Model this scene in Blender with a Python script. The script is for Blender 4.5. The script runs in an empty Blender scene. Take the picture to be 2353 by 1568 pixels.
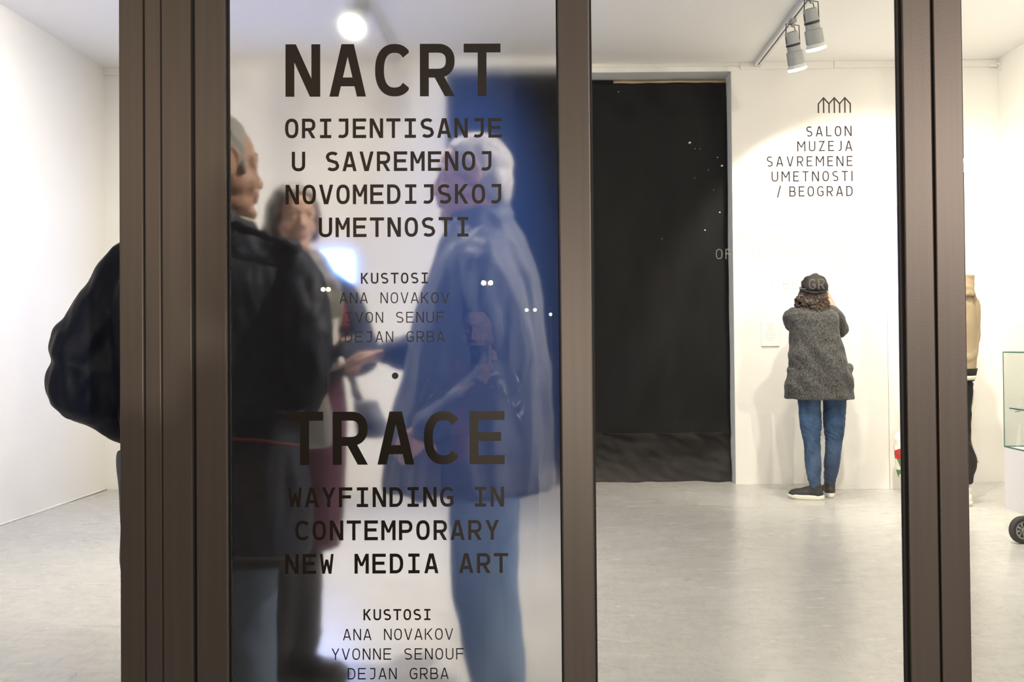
import bpy, bmesh, math, random
from mathutils import Vector, Matrix, noise
C = bpy.context
sc = C.scene
col = sc.collection
random.seed(7)
PI = math.pi
R_ = math.radians

# ------------------------------------------------------------------ camera
W, H, FPX = 2353.0, 1568.0, 2000.0
CAM = Vector((0, 0, 1.15))
PITCH, ROLL = 0.0128, 0.0092
CX, CY = 1250.0, 762.0
_F = Vector((0, math.cos(PITCH), math.sin(PITCH)))
_U0 = Vector((0, -math.sin(PITCH), math.cos(PITCH)))
_R0 = Vector((1, 0, 0))
_R = _R0 * math.cos(ROLL) - _U0 * math.sin(ROLL)
_U = _R0 * math.sin(ROLL) + _U0 * math.cos(ROLL)
cam = bpy.data.cameras.new('camera')
cam.sensor_fit = 'HORIZONTAL'
cam.sensor_width = 36.0
cam.lens = 36.0 * FPX / W
cam.shift_x = (W / 2 - CX) / W
cam.shift_y = (CY - H / 2) / W
cam.clip_start = 0.02
camo = bpy.data.objects.new('camera', cam)
col.objects.link(camo)
m = Matrix.Identity(4)
for i in range(3):
    m[i][0], m[i][1], m[i][2], m[i][3] = _R[i], _U[i], -_F[i], CAM[i]
camo.matrix_world = m
sc.camera = camo

def at(px, py, Y):
    d = _F + _R * ((px - CX) / FPX) - _U * ((py - CY) / FPX)
    return CAM + d * (Y / d.y)

# ------------------------------------------------------------------ world, view, light quality
w = bpy.data.worlds.new('night')
sc.world = w
w.use_nodes = True
w.node_tree.nodes['Background'].inputs[0].default_value = (0.30, 0.26, 0.24, 1)
w.node_tree.nodes['Background'].inputs[1].default_value = 0.12
sc.view_settings.view_transform = 'Standard'
sc.view_settings.look = 'None'
sc.view_settings.gamma = 1.0
sc.view_settings.exposure = 0.0
cy = sc.cycles
cy.use_denoising = True
cy.max_bounces = 10
cy.transparent_max_bounces = 16
cy.transmission_bounces = 8
cy.caustics_reflective = False
cy.sample_clamp_indirect = 6.0
cy.blur_glossy = 0.5

# room spotlights, those out of view added for their light: (kind, mount depth y on its track, aim point, watts, cone degrees, blend)
LEFT_TRACK_X, RIGHT_TRACK_X = -1.12, 1.735
WARM = (1.0, 0.90, 0.765)
SPOTS = [
    ('R', 5.98, (2.50, 7.0, 1.25), 88, 105, 0.30, WARM),
    ('R', 5.56, (2.75, 7.0, 1.35), 108, 98, 0.28, WARM),
    ('R', 4.30, (3.7, 5.4, 1.5), 380, 125, 0.75, WARM),
    ('R', 3.40, (3.7, 4.0, 1.4), 220, 125, 0.75, WARM),
    ('R', 2.45, (-.75, 2.15, 1.60), 215, 70, 0.8, WARM),  # added out of view to brighten the people near the glass
    ('R', 2.05, (-.27, -.62, 1.02), 1000, 15, 0.6, WARM),  # added out of view to light the person outside for the reflection
    ('L', 5.46, (-1.12, 4.7, 0.0), 220, 64, 0.8, WARM),
    ('L', 4.50, (-3.55, 4.7, 1.45), 330, 120, 0.75, WARM),
    ('L', 2.10, (-2.4, 7.0, 1.4), 110, 60, 0.9, WARM),
    ('L', 3.80, (-0.7, 7.0, 2.2), 70, 110, 0.8, WARM),
    ('L', 3.10, (1.0, 4.6, 0.0), 350, 120, 0.9, WARM),
]

# ------------------------------------------------------------------ materials
def hexlin(r, g, b):
    f = lambda c: ((c / 255) / 12.92 if c / 255 <= 0.04045 else ((c / 255 + 0.055) / 1.055) ** 2.4)
    return (f(r), f(g), f(b), 1)

def mat(name, c, rough=0.5, metal=0.0, c2=None, scale=(8, 8, 8), detail=4.0, lo=0.35, hi=0.65,
        bump=0.0, bscale=(60, 60, 60), bdist=0.004, spec=0.5, coat=0.0, sheen=0.0, coord='Object', rvar=0.0):
    m = bpy.data.materials.new(name)
    m.use_nodes = True
    nt = m.node_tree
    b = nt.nodes['Principled BSDF']
    b.inputs['Roughness'].default_value = rough
    b.inputs['Metallic'].default_value = metal
    b.inputs['Specular IOR Level'].default_value = spec
    b.inputs['Coat Weight'].default_value = coat
    b.inputs['Sheen Weight'].default_value = sheen
    b.inputs['Base Color'].default_value = c if len(c) == 4 else (*c, 1)
    tc = nt.nodes.new('ShaderNodeTexCoord')
    if c2 is not None:
        mp = nt.nodes.new('ShaderNodeMapping'); mp.inputs['Scale'].default_value = scale
        no = nt.nodes.new('ShaderNodeTexNoise'); no.inputs['Scale'].default_value = 1.0; no.inputs['Detail'].default_value = detail
        cr = nt.nodes.new('ShaderNodeValToRGB')
        cr.color_ramp.elements[0].position = lo; cr.color_ramp.elements[1].position = hi
        cr.color_ramp.elements[0].color = c if len(c) == 4 else (*c, 1)
        cr.color_ramp.elements[1].color = c2 if len(c2) == 4 else (*c2, 1)
        nt.links.new(tc.outputs[coord], mp.inputs[0]); nt.links.new(mp.outputs[0], no.inputs[0])
        nt.links.new(no.outputs[0], cr.inputs[0]); nt.links.new(cr.outputs[0], b.inputs['Base Color'])
        if rvar:
            mr = nt.nodes.new('ShaderNodeMapRange')
            mr.inputs[1].default_value = lo; mr.inputs[2].default_value = hi
            mr.inputs[3].default_value = rough - rvar; mr.inputs[4].default_value = rough + rvar
            nt.links.new(no.outputs[0], mr.inputs[0]); nt.links.new(mr.outputs[0], b.inputs['Roughness'])
    if bump:
        mp = nt.nodes.new('ShaderNodeMapping'); mp.inputs['Scale'].default_value = bscale
        no = nt.nodes.new('ShaderNodeTexNoise'); no.inputs['Scale'].default_value = 1.0; no.inputs['Detail'].default_value = 5.0
        bp = nt.nodes.new('ShaderNodeBump'); bp.inputs['Strength'].default_value = bump; bp.inputs['Distance'].default_value = bdist
        nt.links.new(tc.outputs[coord], mp.inputs[0]); nt.links.new(mp.outputs[0], no.inputs[0])
        nt.links.new(no.outputs[0], bp.inputs['Height']); nt.links.new(bp.outputs[0], b.inputs['Normal'])
    return m

def emit(name, c, s):
    m = bpy.data.materials.new(name)
    m.use_nodes = True
    b = m.node_tree.nodes['Principled BSDF']
    b.inputs['Base Color'].default_value = (*c, 1)
    b.inputs['Emission Color'].default_value = (*c, 1)
    b.inputs['Emission Strength'].default_value = s
    return m

def glass_mat(name, tint=(0.97, 0.985, 0.975), ior=1.85):
    m = bpy.data.materials.new(name)
    m.use_nodes = True
    nt = m.node_tree
    for n in list(nt.nodes): nt.nodes.remove(n)
    o = nt.nodes.new('ShaderNodeOutputMaterial')
    mx = nt.nodes.new('ShaderNodeMixShader')
    fr = nt.nodes.new('ShaderNodeFresnel'); fr.inputs[0].default_value = ior
    tr = nt.nodes.new('ShaderNodeBsdfTransparent'); tr.inputs[0].default_value = (*tint, 1)
    gl = nt.nodes.new('ShaderNodeBsdfGlossy'); gl.inputs['Roughness'].default_value = 0.0
    ge = nt.nodes.new('ShaderNodeNewGeometry'); sb = nt.nodes.new('ShaderNodeMath'); sb.operation = 'SUBTRACT'; sb.inputs[0].default_value = 1.0
    mu = nt.nodes.new('ShaderNodeMath'); mu.operation = 'MULTIPLY'
    nt.links.new(ge.outputs['Backfacing'], sb.inputs[1]); nt.links.new(fr.outputs[0], mu.inputs[0]); nt.links.new(sb.outputs[0], mu.inputs[1])
    nt.links.new(mu.outputs[0], mx.inputs[0]); nt.links.new(tr.outputs[0], mx.inputs[1])
    nt.links.new(gl.outputs[0], mx.inputs[2]); nt.links.new(mx.outputs[0], o.inputs[0])
    return m

def film_mat():
    m = bpy.data.materials.new('frosted film')
    m.use_nodes = True
    nt = m.node_tree
    for n in list(nt.nodes): nt.nodes.remove(n)
    o = nt.nodes.new('ShaderNodeOutputMaterial')
    mx = nt.nodes.new('ShaderNodeMixShader')
    rf = nt.nodes.new('ShaderNodeBsdfRefraction')
    rf.inputs['Color'].default_value = (0.90, 0.89, 0.90, 1)
    rf.inputs['IOR'].default_value = 1.03
    rf.inputs['Roughness'].default_value = 0.37
    rf.distribution = 'GGX'
    tl = nt.nodes.new('ShaderNodeBsdfTranslucent'); tl.inputs[0].default_value = (0.9, 0.9, 0.95, 1)
    mx.inputs[0].default_value = 0.005
    nt.links.new(rf.outputs[0], mx.inputs[1]); nt.links.new(tl.outputs[0], mx.inputs[2])
    nt.links.new(mx.outputs[0], o.inputs[0])
    return m

M = {}
M['wall'] = mat('white wall paint', (0.80, 0.785, 0.755), 0.7, c2=(0.83, 0.815, 0.785), scale=(1.5, 1.5, 1.5), bump=0.06, bscale=(40, 40, 40), bdist=0.002)
M['ceil'] = mat('ceiling paint', (0.85, 0.84, 0.825), 0.8)
M['jamb'] = mat('door reveal blue lit', (0.66, 0.68, 0.71), 0.6)  # blue light falling on the reveal is put into this tone
M['alu'] = mat('bronze painted aluminium', (0.135, 0.119, 0.108), 0.38, metal=0.25, c2=(0.15, 0.132, 0.12), scale=(90, 90, 2), bump=0.05, bscale=(300, 300, 300), bdist=0.001)
M['rubber'] = mat('black rubber', (0.008, 0.008, 0.010), 0.6)
M['glass'] = glass_mat('clear glass')
M['film'] = film_mat()
M['vinyl'] = mat('dark brown vinyl', (0.015, 0.0105, 0.0075), 0.45)
M['vinyl_d'] = mat('dark plum vinyl', (0.045, 0.027, 0.032), 0.5)
def frost_vinyl():
    m = bpy.data.materials.new('pale frosted vinyl'); m.use_nodes = True; nt = m.node_tree
    for n in list(nt.nodes): nt.nodes.remove(n)
    o = nt.nodes.new('ShaderNodeOutputMaterial'); mx = nt.nodes.new('ShaderNodeMixShader'); mx.inputs[0].default_value = 0.30
    tr = nt.nodes.new('ShaderNodeBsdfTransparent'); tr.inputs[0].default_value = (1, 1, 1, 1)
    tl = nt.nodes.new('ShaderNodeBsdfTranslucent'); tl.inputs[0].default_value = (.85, .84, .82, 1)
    nt.links.new(tr.outputs[0], mx.inputs[1]); nt.links.new(tl.outputs[0], mx.inputs[2]); nt.links.new(mx.outputs[0], o.inputs[0])
    return m
M['vinyl_g'] = frost_vinyl()
M['cloth_black'] = mat('black cloth', (0.0035, 0.0035, 0.004), 0.85, c2=(0.0065, 0.0065, 0.007), scale=(5, 5, 2), bump=0.15, bscale=(25, 25, 8), spec=0.3)
M['cloth_black2'] = mat('black cloth hem', (0.005, 0.005, 0.0055), 0.7, c2=(0.009, 0.009, 0.009), scale=(6, 6, 6), bump=0.2, bscale=(20, 20, 14), spec=0.25)
M['pine'] = mat('pale pine', (0.62, 0.45, 0.25), 0.6, c2=(0.70, 0.52, 0.31), scale=(3, 30, 30))
M['white_metal'] = mat('white enamel', (0.70, 0.70, 0.70), 0.4)
M['grey_metal'] = mat('light grey enamel', (0.36, 0.38, 0.38), 0.42)
M['dark_metal'] = mat('dark steel', (0.05, 0.05, 0.055), 0.4, metal=0.6)
M['steel'] = mat('brushed steel', (0.5, 0.5, 0.5), 0.3, metal=0.9)
M['lens'] = emit('lamp glass', (1.0, 0.93, 0.80), 9.0)
M['plinth'] = mat('white lacquer', (0.66, 0.64, 0.67), 0.45)
M['panelw'] = mat('white panel board', (0.80, 0.785, 0.755), 0.55)
M['edge_glass'] = mat('green glass edge', (0.03, 0.13, 0.09), 0.2)
M['paper'] = mat('paper', (0.80, 0.79, 0.78), 0.8)
M['ink'] = mat('pale grey ink', (0.64, 0.62, 0.63), 0.8)
M['tyre'] = mat('black tyre rubber', (0.02, 0.02, 0.022), 0.7)
M['skin'] = mat('skin', (0.45, 0.255, 0.175), 0.5, c2=(0.51, 0.30, 0.215), scale=(30, 30, 30), spec=0.35)
M['skin_pale'] = mat('pale skin', (0.60, 0.37, 0.28), 0.5, c2=(0.64, 0.41, 0.32), scale=(30, 30, 30), spec=0.35)
M['eye_white'] = mat('eye white', (0.75, 0.73, 0.70), 0.2)
M['eye_dark'] = mat('eye iris', (0.03, 0.02, 0.015), 0.2)
M['brow'] = mat('eyebrow hair', (0.10, 0.08, 0.07), 0.7)
M['lip'] = mat('lips', (0.42, 0.16, 0.13), 0.45)
M['hair_grey'] = mat('grey hair', (0.20, 0.185, 0.165), 0.55, c2=(0.42, 0.39, 0.36), scale=(140, 140, 28), lo=0.3, hi=0.7, bump=0.5, bscale=(220, 220, 40))
M['hair_white'] = mat('white hair', (0.42, 0.40, 0.38), 0.55, c2=(0.66, 0.63, 0.60), scale=(140, 140, 28), lo=0.3, hi=0.7, bump=0.4, bscale=(220, 220, 40))
M['hair_dkgrey'] = mat('dark grey hair', (0.045, 0.04, 0.042), 0.5, c2=(0.17, 0.16, 0.16), scale=(120, 120, 20), lo=0.3, hi=0.7, bump=0.4, bscale=(200, 200, 40))
M['hair_brown'] = mat('brown curly hair', (0.014, 0.008, 0.006), 0.4, c2=(0.085, 0.044, 0.024), scale=(70, 70, 60), lo=0.4, hi=0.75, bump=0.6, bscale=(90, 90, 60), bdist=0.01)
M['hair_black'] = mat('dark hair', (0.012, 0.010, 0.009), 0.45, bump=0.4, bscale=(200, 200, 40))
M['navy'] = mat('navy jacket cloth', (0.003, 0.0065, 0.022), 0.58, c2=(0.0055, 0.012, 0.036), scale=(6, 6, 3), bump=0.15, bscale=(500, 500, 500), bdist=0.001, spec=0.35)
M['navy_dk'] = mat('dark navy cloth', (0.006, 0.008, 0.018), 0.7)
M['red'] = mat('red piping', (0.10, 0.010, 0.014), 0.6)
M['denim'] = mat('washed denim', (0.085, 0.125, 0.20), 0.8, c2=(0.14, 0.19, 0.28), scale=(6, 6, 3), bump=0.25, bscale=(400, 400, 400), bdist=0.001)
M['denim_blue'] = mat('blue denim', (0.011, 0.035, 0.098), 0.75, c2=(0.045, 0.098, 0.195), scale=(11, 11, 7), lo=0.38, hi=0.68, bump=0.25, bscale=(400, 400, 400), bdist=0.001)
M['denim_light'] = mat('light blue denim', (0.15, 0.235, 0.40), 0.8, c2=(0.26, 0.36, 0.54), scale=(7, 7, 3), bump=0.25, bscale=(400, 400, 400), bdist=0.001)
M['tweed'] = mat('charcoal tweed', (0.012, 0.012, 0.012), 0.9, c2=(0.098, 0.096, 0.095), scale=(130, 130, 70), detail=8, lo=0.33, hi=0.70, bump=0.5, bscale=(220, 220, 220), bdist=0.003, sheen=0.1)
M['coat_grey'] = mat('grey blue raincoat', (0.062, 0.070, 0.098), 0.58, c2=(0.10, 0.11, 0.14), scale=(5, 5, 1.6), bump=0.1, bscale=(20, 20, 6), spec=0.5)
M['burgundy'] = mat('burgundy wool', (0.055, 0.009, 0.036), 0.85, c2=(0.09, 0.015, 0.056), scale=(9, 9, 3))
M['olive'] = mat('grey olive scarf', (0.11, 0.11, 0.10), 0.85, c2=(0.18, 0.18, 0.16), scale=(14, 14, 6))
M['trouser_dk'] = mat('charcoal trousers', (0.020, 0.020, 0.028), 0.85)
M['leather'] = mat('dark leather', (0.018, 0.018, 0.026), 0.4)
M['canvas'] = mat('white canvas', (0.62, 0.60, 0.57), 0.85, c2=(0.70, 0.68, 0.65), scale=(10, 10, 3))
M['grey_bag'] = mat('grey felt', (0.12, 0.125, 0.15), 0.85)
M['beige'] = mat('beige fleece', (0.29, 0.222, 0.14), 0.9, c2=(0.33, 0.255, 0.165), scale=(9, 9, 4), bump=0.1, bscale=(200, 200, 200))
M['blackcloth'] = mat('black jersey', (0.005, 0.005, 0.005), 0.8, c2=(0.010, 0.010, 0.009), scale=(9, 9, 4), spec=0.25)
M['offwhite'] = mat('off white knit', (0.62, 0.59, 0.52), 0.8)
M['cap_cloth'] = mat('faded black cotton', (0.010, 0.0085, 0.008), 0.75, c2=(0.035, 0.028, 0.025), scale=(18, 18, 14), bump=0.3, bscale=(60, 60, 60), spec=0.3)
M['shoe_black'] = mat('black sneaker mesh', (0.010, 0.010, 0.011), 0.6, bump=0.3, bscale=(300, 300, 300), bdist=0.001)
M['shoe_white'] = mat('white rubber sole', (0.72, 0.70, 0.62), 0.55)
M['puffer'] = mat('black glossy puffer', (0.03, 0.03, 0.035), 0.28, spec=0.6)
M['scarf_red'] = mat('dark red scarf', (0.22, 0.02, 0.04), 0.85)
M['asphalt'] = mat('night pavement', (0.07, 0.065, 0.06), 0.8, c2=(0.10, 0.095, 0.09), scale=(5, 5, 5), bump=0.3, bscale=(60, 60, 60))
M['cam_black'] = mat('camera body', (0.012, 0.012, 0.013), 0.45)
M['screen'] = emit('monitor picture', (0.15, 0.32, 1.0), 42.0)
M['sodium'] = emit('sodium lamp', (1.0, 0.62, 0.26), 150.0)
M['whitebulb'] = emit('warm white lamp', (1.0, 0.80, 0.38), 40.0)

def floor_mat():
    m = mat('grey painted concrete floor', (0.40, 0.385, 0.355), 0.30)
    nt = m.node_tree; b = nt.nodes['Principled BSDF']
    tc = nt.nodes.new('ShaderNodeTexCoord')
    def noise_n(scale, detail, rot=0.0, dist=0.0):
        mp = nt.nodes.new('ShaderNodeMapping'); mp.inputs['Scale'].default_value = scale; mp.inputs['Rotation'].default_value = (0, 0, rot)
        n = nt.nodes.new('ShaderNodeTexNoise'); n.inputs['Scale'].default_value = 1; n.inputs['Detail'].default_value = detail; n.inputs['Distortion'].default_value = dist
        nt.links.new(tc.outputs['Object'], mp.inputs[0]); nt.links.new(mp.outputs[0], n.inputs[0]); return n
    def ramp(n, p0, p1, c0, c1):
        r = nt.nodes.new('ShaderNodeValToRGB')
        r.color_ramp.elements[0].position = p0; r.color_ramp.elements[1].position = p1
        r.color_ramp.elements[0].color = (*c0, 1); r.color_ramp.elements[1].color = (*c1, 1)
        nt.links.new(n.outputs[0], r.inputs[0]); return r
    def mul(a, c, f=1.0):
        x = nt.nodes.new('ShaderNodeMix'); x.data_type = 'RGBA'; x.blend_type = 'MULTIPLY'; x.inputs[0].default_value = f
        nt.links.new(a, x.inputs[6]); nt.links.new(c, x.inputs[7]); return x.outputs[2]
    base = ramp(noise_n((1.1, 1.1, 1), 6), 0.3, 0.7, (0.50, 0.493, 0.472), (0.565, 0.557, 0.535)).outputs[0]
    sc1 = ramp(noise_n((3.5, 9, 1), 8, 0.5, 2.2), 0.34, 0.60, (0.91, 0.91, 0.905), (1, 1, 1)).outputs[0]
    sc2 = ramp(noise_n((16, 6.0, 1), 8, -0.7, 2.5), 0.34, 0.52, (0.92, 0.92, 0.91), (1, 1, 1)).outputs[0]
    dirt = ramp(noise_n((11, 11, 1), 9, 0, .6), 0.20, 0.26, (0.74, 0.72, 0.68), (1, 1, 1)).outputs[0]
    def lines(n, wd, c0):
        r = nt.nodes.new('ShaderNodeValToRGB'); e = r.color_ramp.elements
        e[0].position = .5 - wd; e[0].color = (1, 1, 1, 1); e[1].position = .5 + wd; e[1].color = (1, 1, 1, 1)
        k = e.new(.5); k.color = (c0, c0, c0 * .99, 1)
        nt.links.new(n.outputs[0], r.inputs[0]); return r.outputs[0]
    l1 = lines(noise_n((2.2, 4.5, 1), 3, .4, 3.0), .006, .84); l2 = lines(noise_n((5.5, 3.0, 1), 4, -.8, 2.2), .005, .86); l3 = lines(noise_n((3.1, 3.1, 1), 2, 1.3, 4.0), .004, .82)
    c = mul(mul(mul(mul(mul(mul(base, sc1), sc2), dirt), l1), l2), l3)
    nt.links.new(c, b.inputs['Base Color'])
    rr = nt.nodes.new('ShaderNodeMapRange'); rr.inputs[3].default_value = 0.15; rr.inputs[4].default_value = 0.36
    nt.links.new(noise_n((2.6, 9, 1), 7, 0.3).outputs[0], rr.inputs[0]); nt.links.new(rr.outputs[0], b.inputs['Roughness'])
    bp = nt.nodes.new('ShaderNodeBump'); bp.inputs['Strength'].default_value = 0.12; bp.inputs['Distance'].default_value = 0.01
    nt.links.new(noise_n((5, 5, 1), 6).outputs[0], bp.inputs['Height']); nt.links.new(bp.outputs[0], b.inputs['Normal'])
    return m
M['floor'] = floor_mat()

def floral_mat():
    m = mat('floral printed cloth', (0.8, 0.77, 0.72), 0.8)
    nt = m.node_tree; b = nt.nodes['Principled BSDF']
    tc = nt.nodes.new('ShaderNodeTexCoord'); v = nt.nodes.new('ShaderNodeTexVoronoi'); v.inputs['Scale'].default_value = 15
    cr = nt.nodes.new('ShaderNodeValToRGB'); cr.color_ramp.interpolation = 'CONSTANT'
    els = cr.color_ramp.elements
    els[0].position = 0; els[0].color = (0.8, 0.77, 0.7, 1); els[1].position = 0.35; els[1].color = (0.55, 0.03, 0.03, 1)
    for p, c in ((0.52, (0.8, 0.77, 0.7, 1)), (0.62, (0.10, 0.22, 0.05, 1)), (0.75, (0.8, 0.77, 0.7, 1)), (0.93, (0.06, 0.07, 0.25, 1))):
        e = els.new(p); e.color = c
    sp = nt.nodes.new('ShaderNodeSeparateColor')
    mp = nt.nodes.new('ShaderNodeMapping'); mp.inputs['Location'].default_value = (3.31, 1.72, .44); nt.links.new(tc.outputs['Object'], mp.inputs[0])
    nt.links.new(mp.outputs[0], v.inputs['Vector']); nt.links.new(v.outputs['Color'], sp.inputs[0])
    nt.links.new(sp.outputs[0], cr.inputs[0]); nt.links.new(cr.outputs[0], b.inputs['Base Color'])
    return m
M['floral'] = floral_mat()

# ------------------------------------------------------------------ object helpers
def tag(o, label=None, cat=None, group=None, kind=None):
    if label: o['label'] = label
    if cat: o['category'] = cat
    if group: o['group'] = group
    if kind: o['kind'] = kind
    return o

def link_mesh(name, me, m, parent=None, loc=None):
    """mesh data is in world coordinates; the object's origin is put at loc (or the parent's origin)"""
    o = bpy.data.objects.new(name, me)
    col.objects.link(o)
    if m is not None: me.materials.append(m)
    if parent is not None:
        o.parent = parent
        off = world_loc(parent)
        me.transform(Matrix.Translation(-off))
    elif loc is not None:
        me.transform(Matrix.Translation(-Vector(loc)))
        o.location = loc
    return o

def world_loc(o):
    v = Vector(o.location)
    while o.parent is not None:
        o = o.parent; v += Vector(o.location)
    return v

def obj(name, bm, m, parent=None, loc=None, smooth=False, bevel=0.0, seg=2):
    me = bpy.data.meshes.new(name)
    bmesh.ops.recalc_face_normals(bm, faces=bm.faces)
    bm.to_mesh(me); bm.free()
    if smooth: me.shade_smooth()
    o = link_mesh(name, me, m, parent, loc)
    if bevel:
        b = o.modifiers.new('bevel', 'BEVEL'); b.width = bevel; b.segments = seg; b.limit_method = 'ANGLE'
    return o

def empty(name, loc):
    o = bpy.data.objects.new(name, None); col.objects.link(o); o.location = loc; o.empty_display_size = 0.05
    return o

def struct(name, bm, m, parent=None, **k):
    return tag(obj(name, bm, m, parent, **k), kind='structure')

def box(bm, a, b):
    x0, y0, z0 = a; x1, y1, z1 = b
    v = [bm.verts.new(p) for p in ((x0, y0, z0), (x1, y0, z0), (x1, y1, z0), (x0, y1, z0), (x0, y0, z1), (x1, y0, z1), (x1, y1, z1), (x0, y1, z1))]
    for f in ((0, 3, 2, 1), (4, 5, 6, 7), (0, 1, 5, 4), (1, 2, 6, 5), (2, 3, 7, 6), (3, 0, 4, 7)):
        bm.faces.new([v[i] for i in f])
    return bm

def B(a, b): return box(bmesh.new(), a, b)

def tube(bm, pts, rads, n=14, asp=1.0, cap=True, side=None):
    """lofted tube with domed ends; asp flattens along the second frame axis; side fixes the first frame axis"""
    pts = [Vector(p) for p in pts]
    if isinstance(rads, (int, float)): rads = [rads] * len(pts)
    rings = []
    prev = None
    for i, p in enumerate(pts):
        if i == 0: t = pts[1] - pts[0]
        elif i == len(pts) - 1: t = pts[-1] - pts[-2]
        else: t = (pts[i + 1] - p).normalized() + (p - pts[i - 1]).normalized()
        t = t.normalized() if t.length > 1e-9 else Vector((0, 0, 1))
        if side is not None: u = Vector(side) - t * Vector(side).dot(t)
        elif prev is not None: u = prev - t * prev.dot(t)
        else:
            u = Vector((1, 0, 0)) - t * t.x
            if u.length < 0.3: u = Vector((0, 1, 0)) - t * t.y
        u.normalize(); prev = u
        v = t.cross(u)
        rings.append((p, t, u, v, rads[i]))
    full = []
    if cap:
        p, t, u, v, r = rings[0]
        for k in (0.25, 0.6, 0.88): full.append((p - t * r * math.sqrt(1 - k * k) * 0.9, u, v, r * k))
    for p, t, u, v, r in rings: full.append((p, u, v, r))
    if cap:
        p, t, u, v, r = rings[-1]
        for k in (0.88, 0.6, 0.25): full.append((p + t * r * math.sqrt(1 - k * k) * 0.9, u, v, r * k))
    vr = []
    for p, u, v, r in full:
        vr.append([bm.verts.new(p + u * r * math.cos(2 * PI * j / n) + v * r * asp * math.sin(2 * PI * j / n)) for j in range(n)])
    for a, b in zip(vr, vr[1:]):
        for j in range(n): bm.faces.new((a[j], a[(j + 1) % n], b[(j + 1) % n], b[j]))
    bm.faces.new(vr[0][::-1]); bm.faces.new(vr[-1])
    return bm

def spline(pts, k=5):
    pts = [Vector(p) for p in pts]
    out = []
    for i in range(len(pts) - 1):
        p0 = pts[max(i - 1, 0)]; p1 = pts[i]; p2 = pts[i + 1]; p3 = pts[min(i + 2, len(pts) - 1)]
        for j in range(k):
            t = j / k
            out.append(0.5 * ((2 * p1) + (p2 - p0) * t + (2 * p0 - 5 * p1 + 4 * p2 - p3) * t * t + (3 * p1 - p0 - 3 * p2 + p3) * t ** 3))
    out.append(pts[-1])
    return out

def interp(vals, k=5):
    out = []
    for a, b in zip(vals, vals[1:]):
        for j in range(k): out.append(a + (b - a) * (0.5 - 0.5 * math.cos(PI * j / k)))
    out.append(vals[-1]); return out

def limb(bm, pts, rads, k=5, **kw):
    return tube(bm, spline(pts, k), interp(rads, k), **kw)

def ell(bm, c, r, rot=None, sub=3):
    """ellipsoid; r = radii, rot = 3x3 matrix"""
    mt = Matrix.Translation(Vector(c))
    if rot is not None: mt = mt @ rot.to_4x4()
    mt = mt @ Matrix.Diagonal((r[0], r[1], r[2], 1))
    bmesh.ops.create_icosphere(bm, subdivisions=sub, radius=1.0, matrix=mt)
    return bm

def loft(bm, rings, n=40, power=2.3):
    """rings from bottom to top: (x, y, z, rx, ry, yaw)"""
    vr = []
    for (x, y, z, rx, ry, yaw) in rings:
        ring = []
        for j in range(n):
            a = 2 * PI * j / n
            ca, sa = math.cos(a), math.sin(a)
            px = rx * math.copysign(abs(ca) ** (2 / power), ca); py = ry * math.copysign(abs(sa) ** (2 / power), sa)
            c, s = math.cos(yaw), math.sin(yaw)
            ring.append(bm.verts.new((x + px * c - py * s, y + px * s + py * c, z)))
        vr.append(ring)
    for a, b in zip(vr, vr[1:]):
        for j in range(n): bm.faces.new((a[j], a[(j + 1) % n], b[(j + 1) % n], b[j]))
    bm.faces.new(vr[0][::-1]); bm.faces.new(vr[-1])
    return bm

def fuse_mesh(name, bm, voxel, smooth=4, fac=0.5, disp=None):
    """one continuous skin around all the overlapping shells in bm"""
    me = bpy.data.meshes.new(name)
    bmesh.ops.recalc_face_normals(bm, faces=bm.faces)
    bm.to_mesh(me); bm.free()
    t = bpy.data.objects.new('tmp', me); col.objects.link(t)
    r = t.modifiers.new('r', 'REMESH'); r.mode = 'VOXEL'; r.voxel_size = voxel
    if smooth:
        s = t.modifiers.new('s', 'SMOOTH'); s.iterations = smooth; s.factor = fac
    dg = C.evaluated_depsgraph_get()
    out = bpy.data.meshes.new_from_object(t.evaluated_get(dg))
    bpy.data.objects.remove(t); bpy.data.meshes.remove(me)
    out.name = name
    if disp:
        nr = [v.normal.copy() for v in out.vertices]
        for v, nn in zip(out.vertices, nr):
            v.co += nn * disp(v.co, nn)
    out.shade_smooth()
    return out

def fuse(name, bm, voxel, m, parent=None, loc=None, smooth=4, disp=None):
    return link_mesh(name, fuse_mesh(name, bm, voxel, smooth, disp=disp), m, parent, loc)

def folds(amp, fx=8.0, fz=3.0, seed=0.0, diag=0.0):
    def f(co, nn):
        p = Vector((co.x * fx + seed, co.y * fx, (co.z + diag * co.x) * fz))
        a = noise.noise(p); b = noise.noise(p * 2.3 + Vector((5, 1, 2)))
        ridge = 1 - abs(a) * 2
        return amp * (0.55 * ridge + 0.5 * b - 0.25)
    return f

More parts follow.
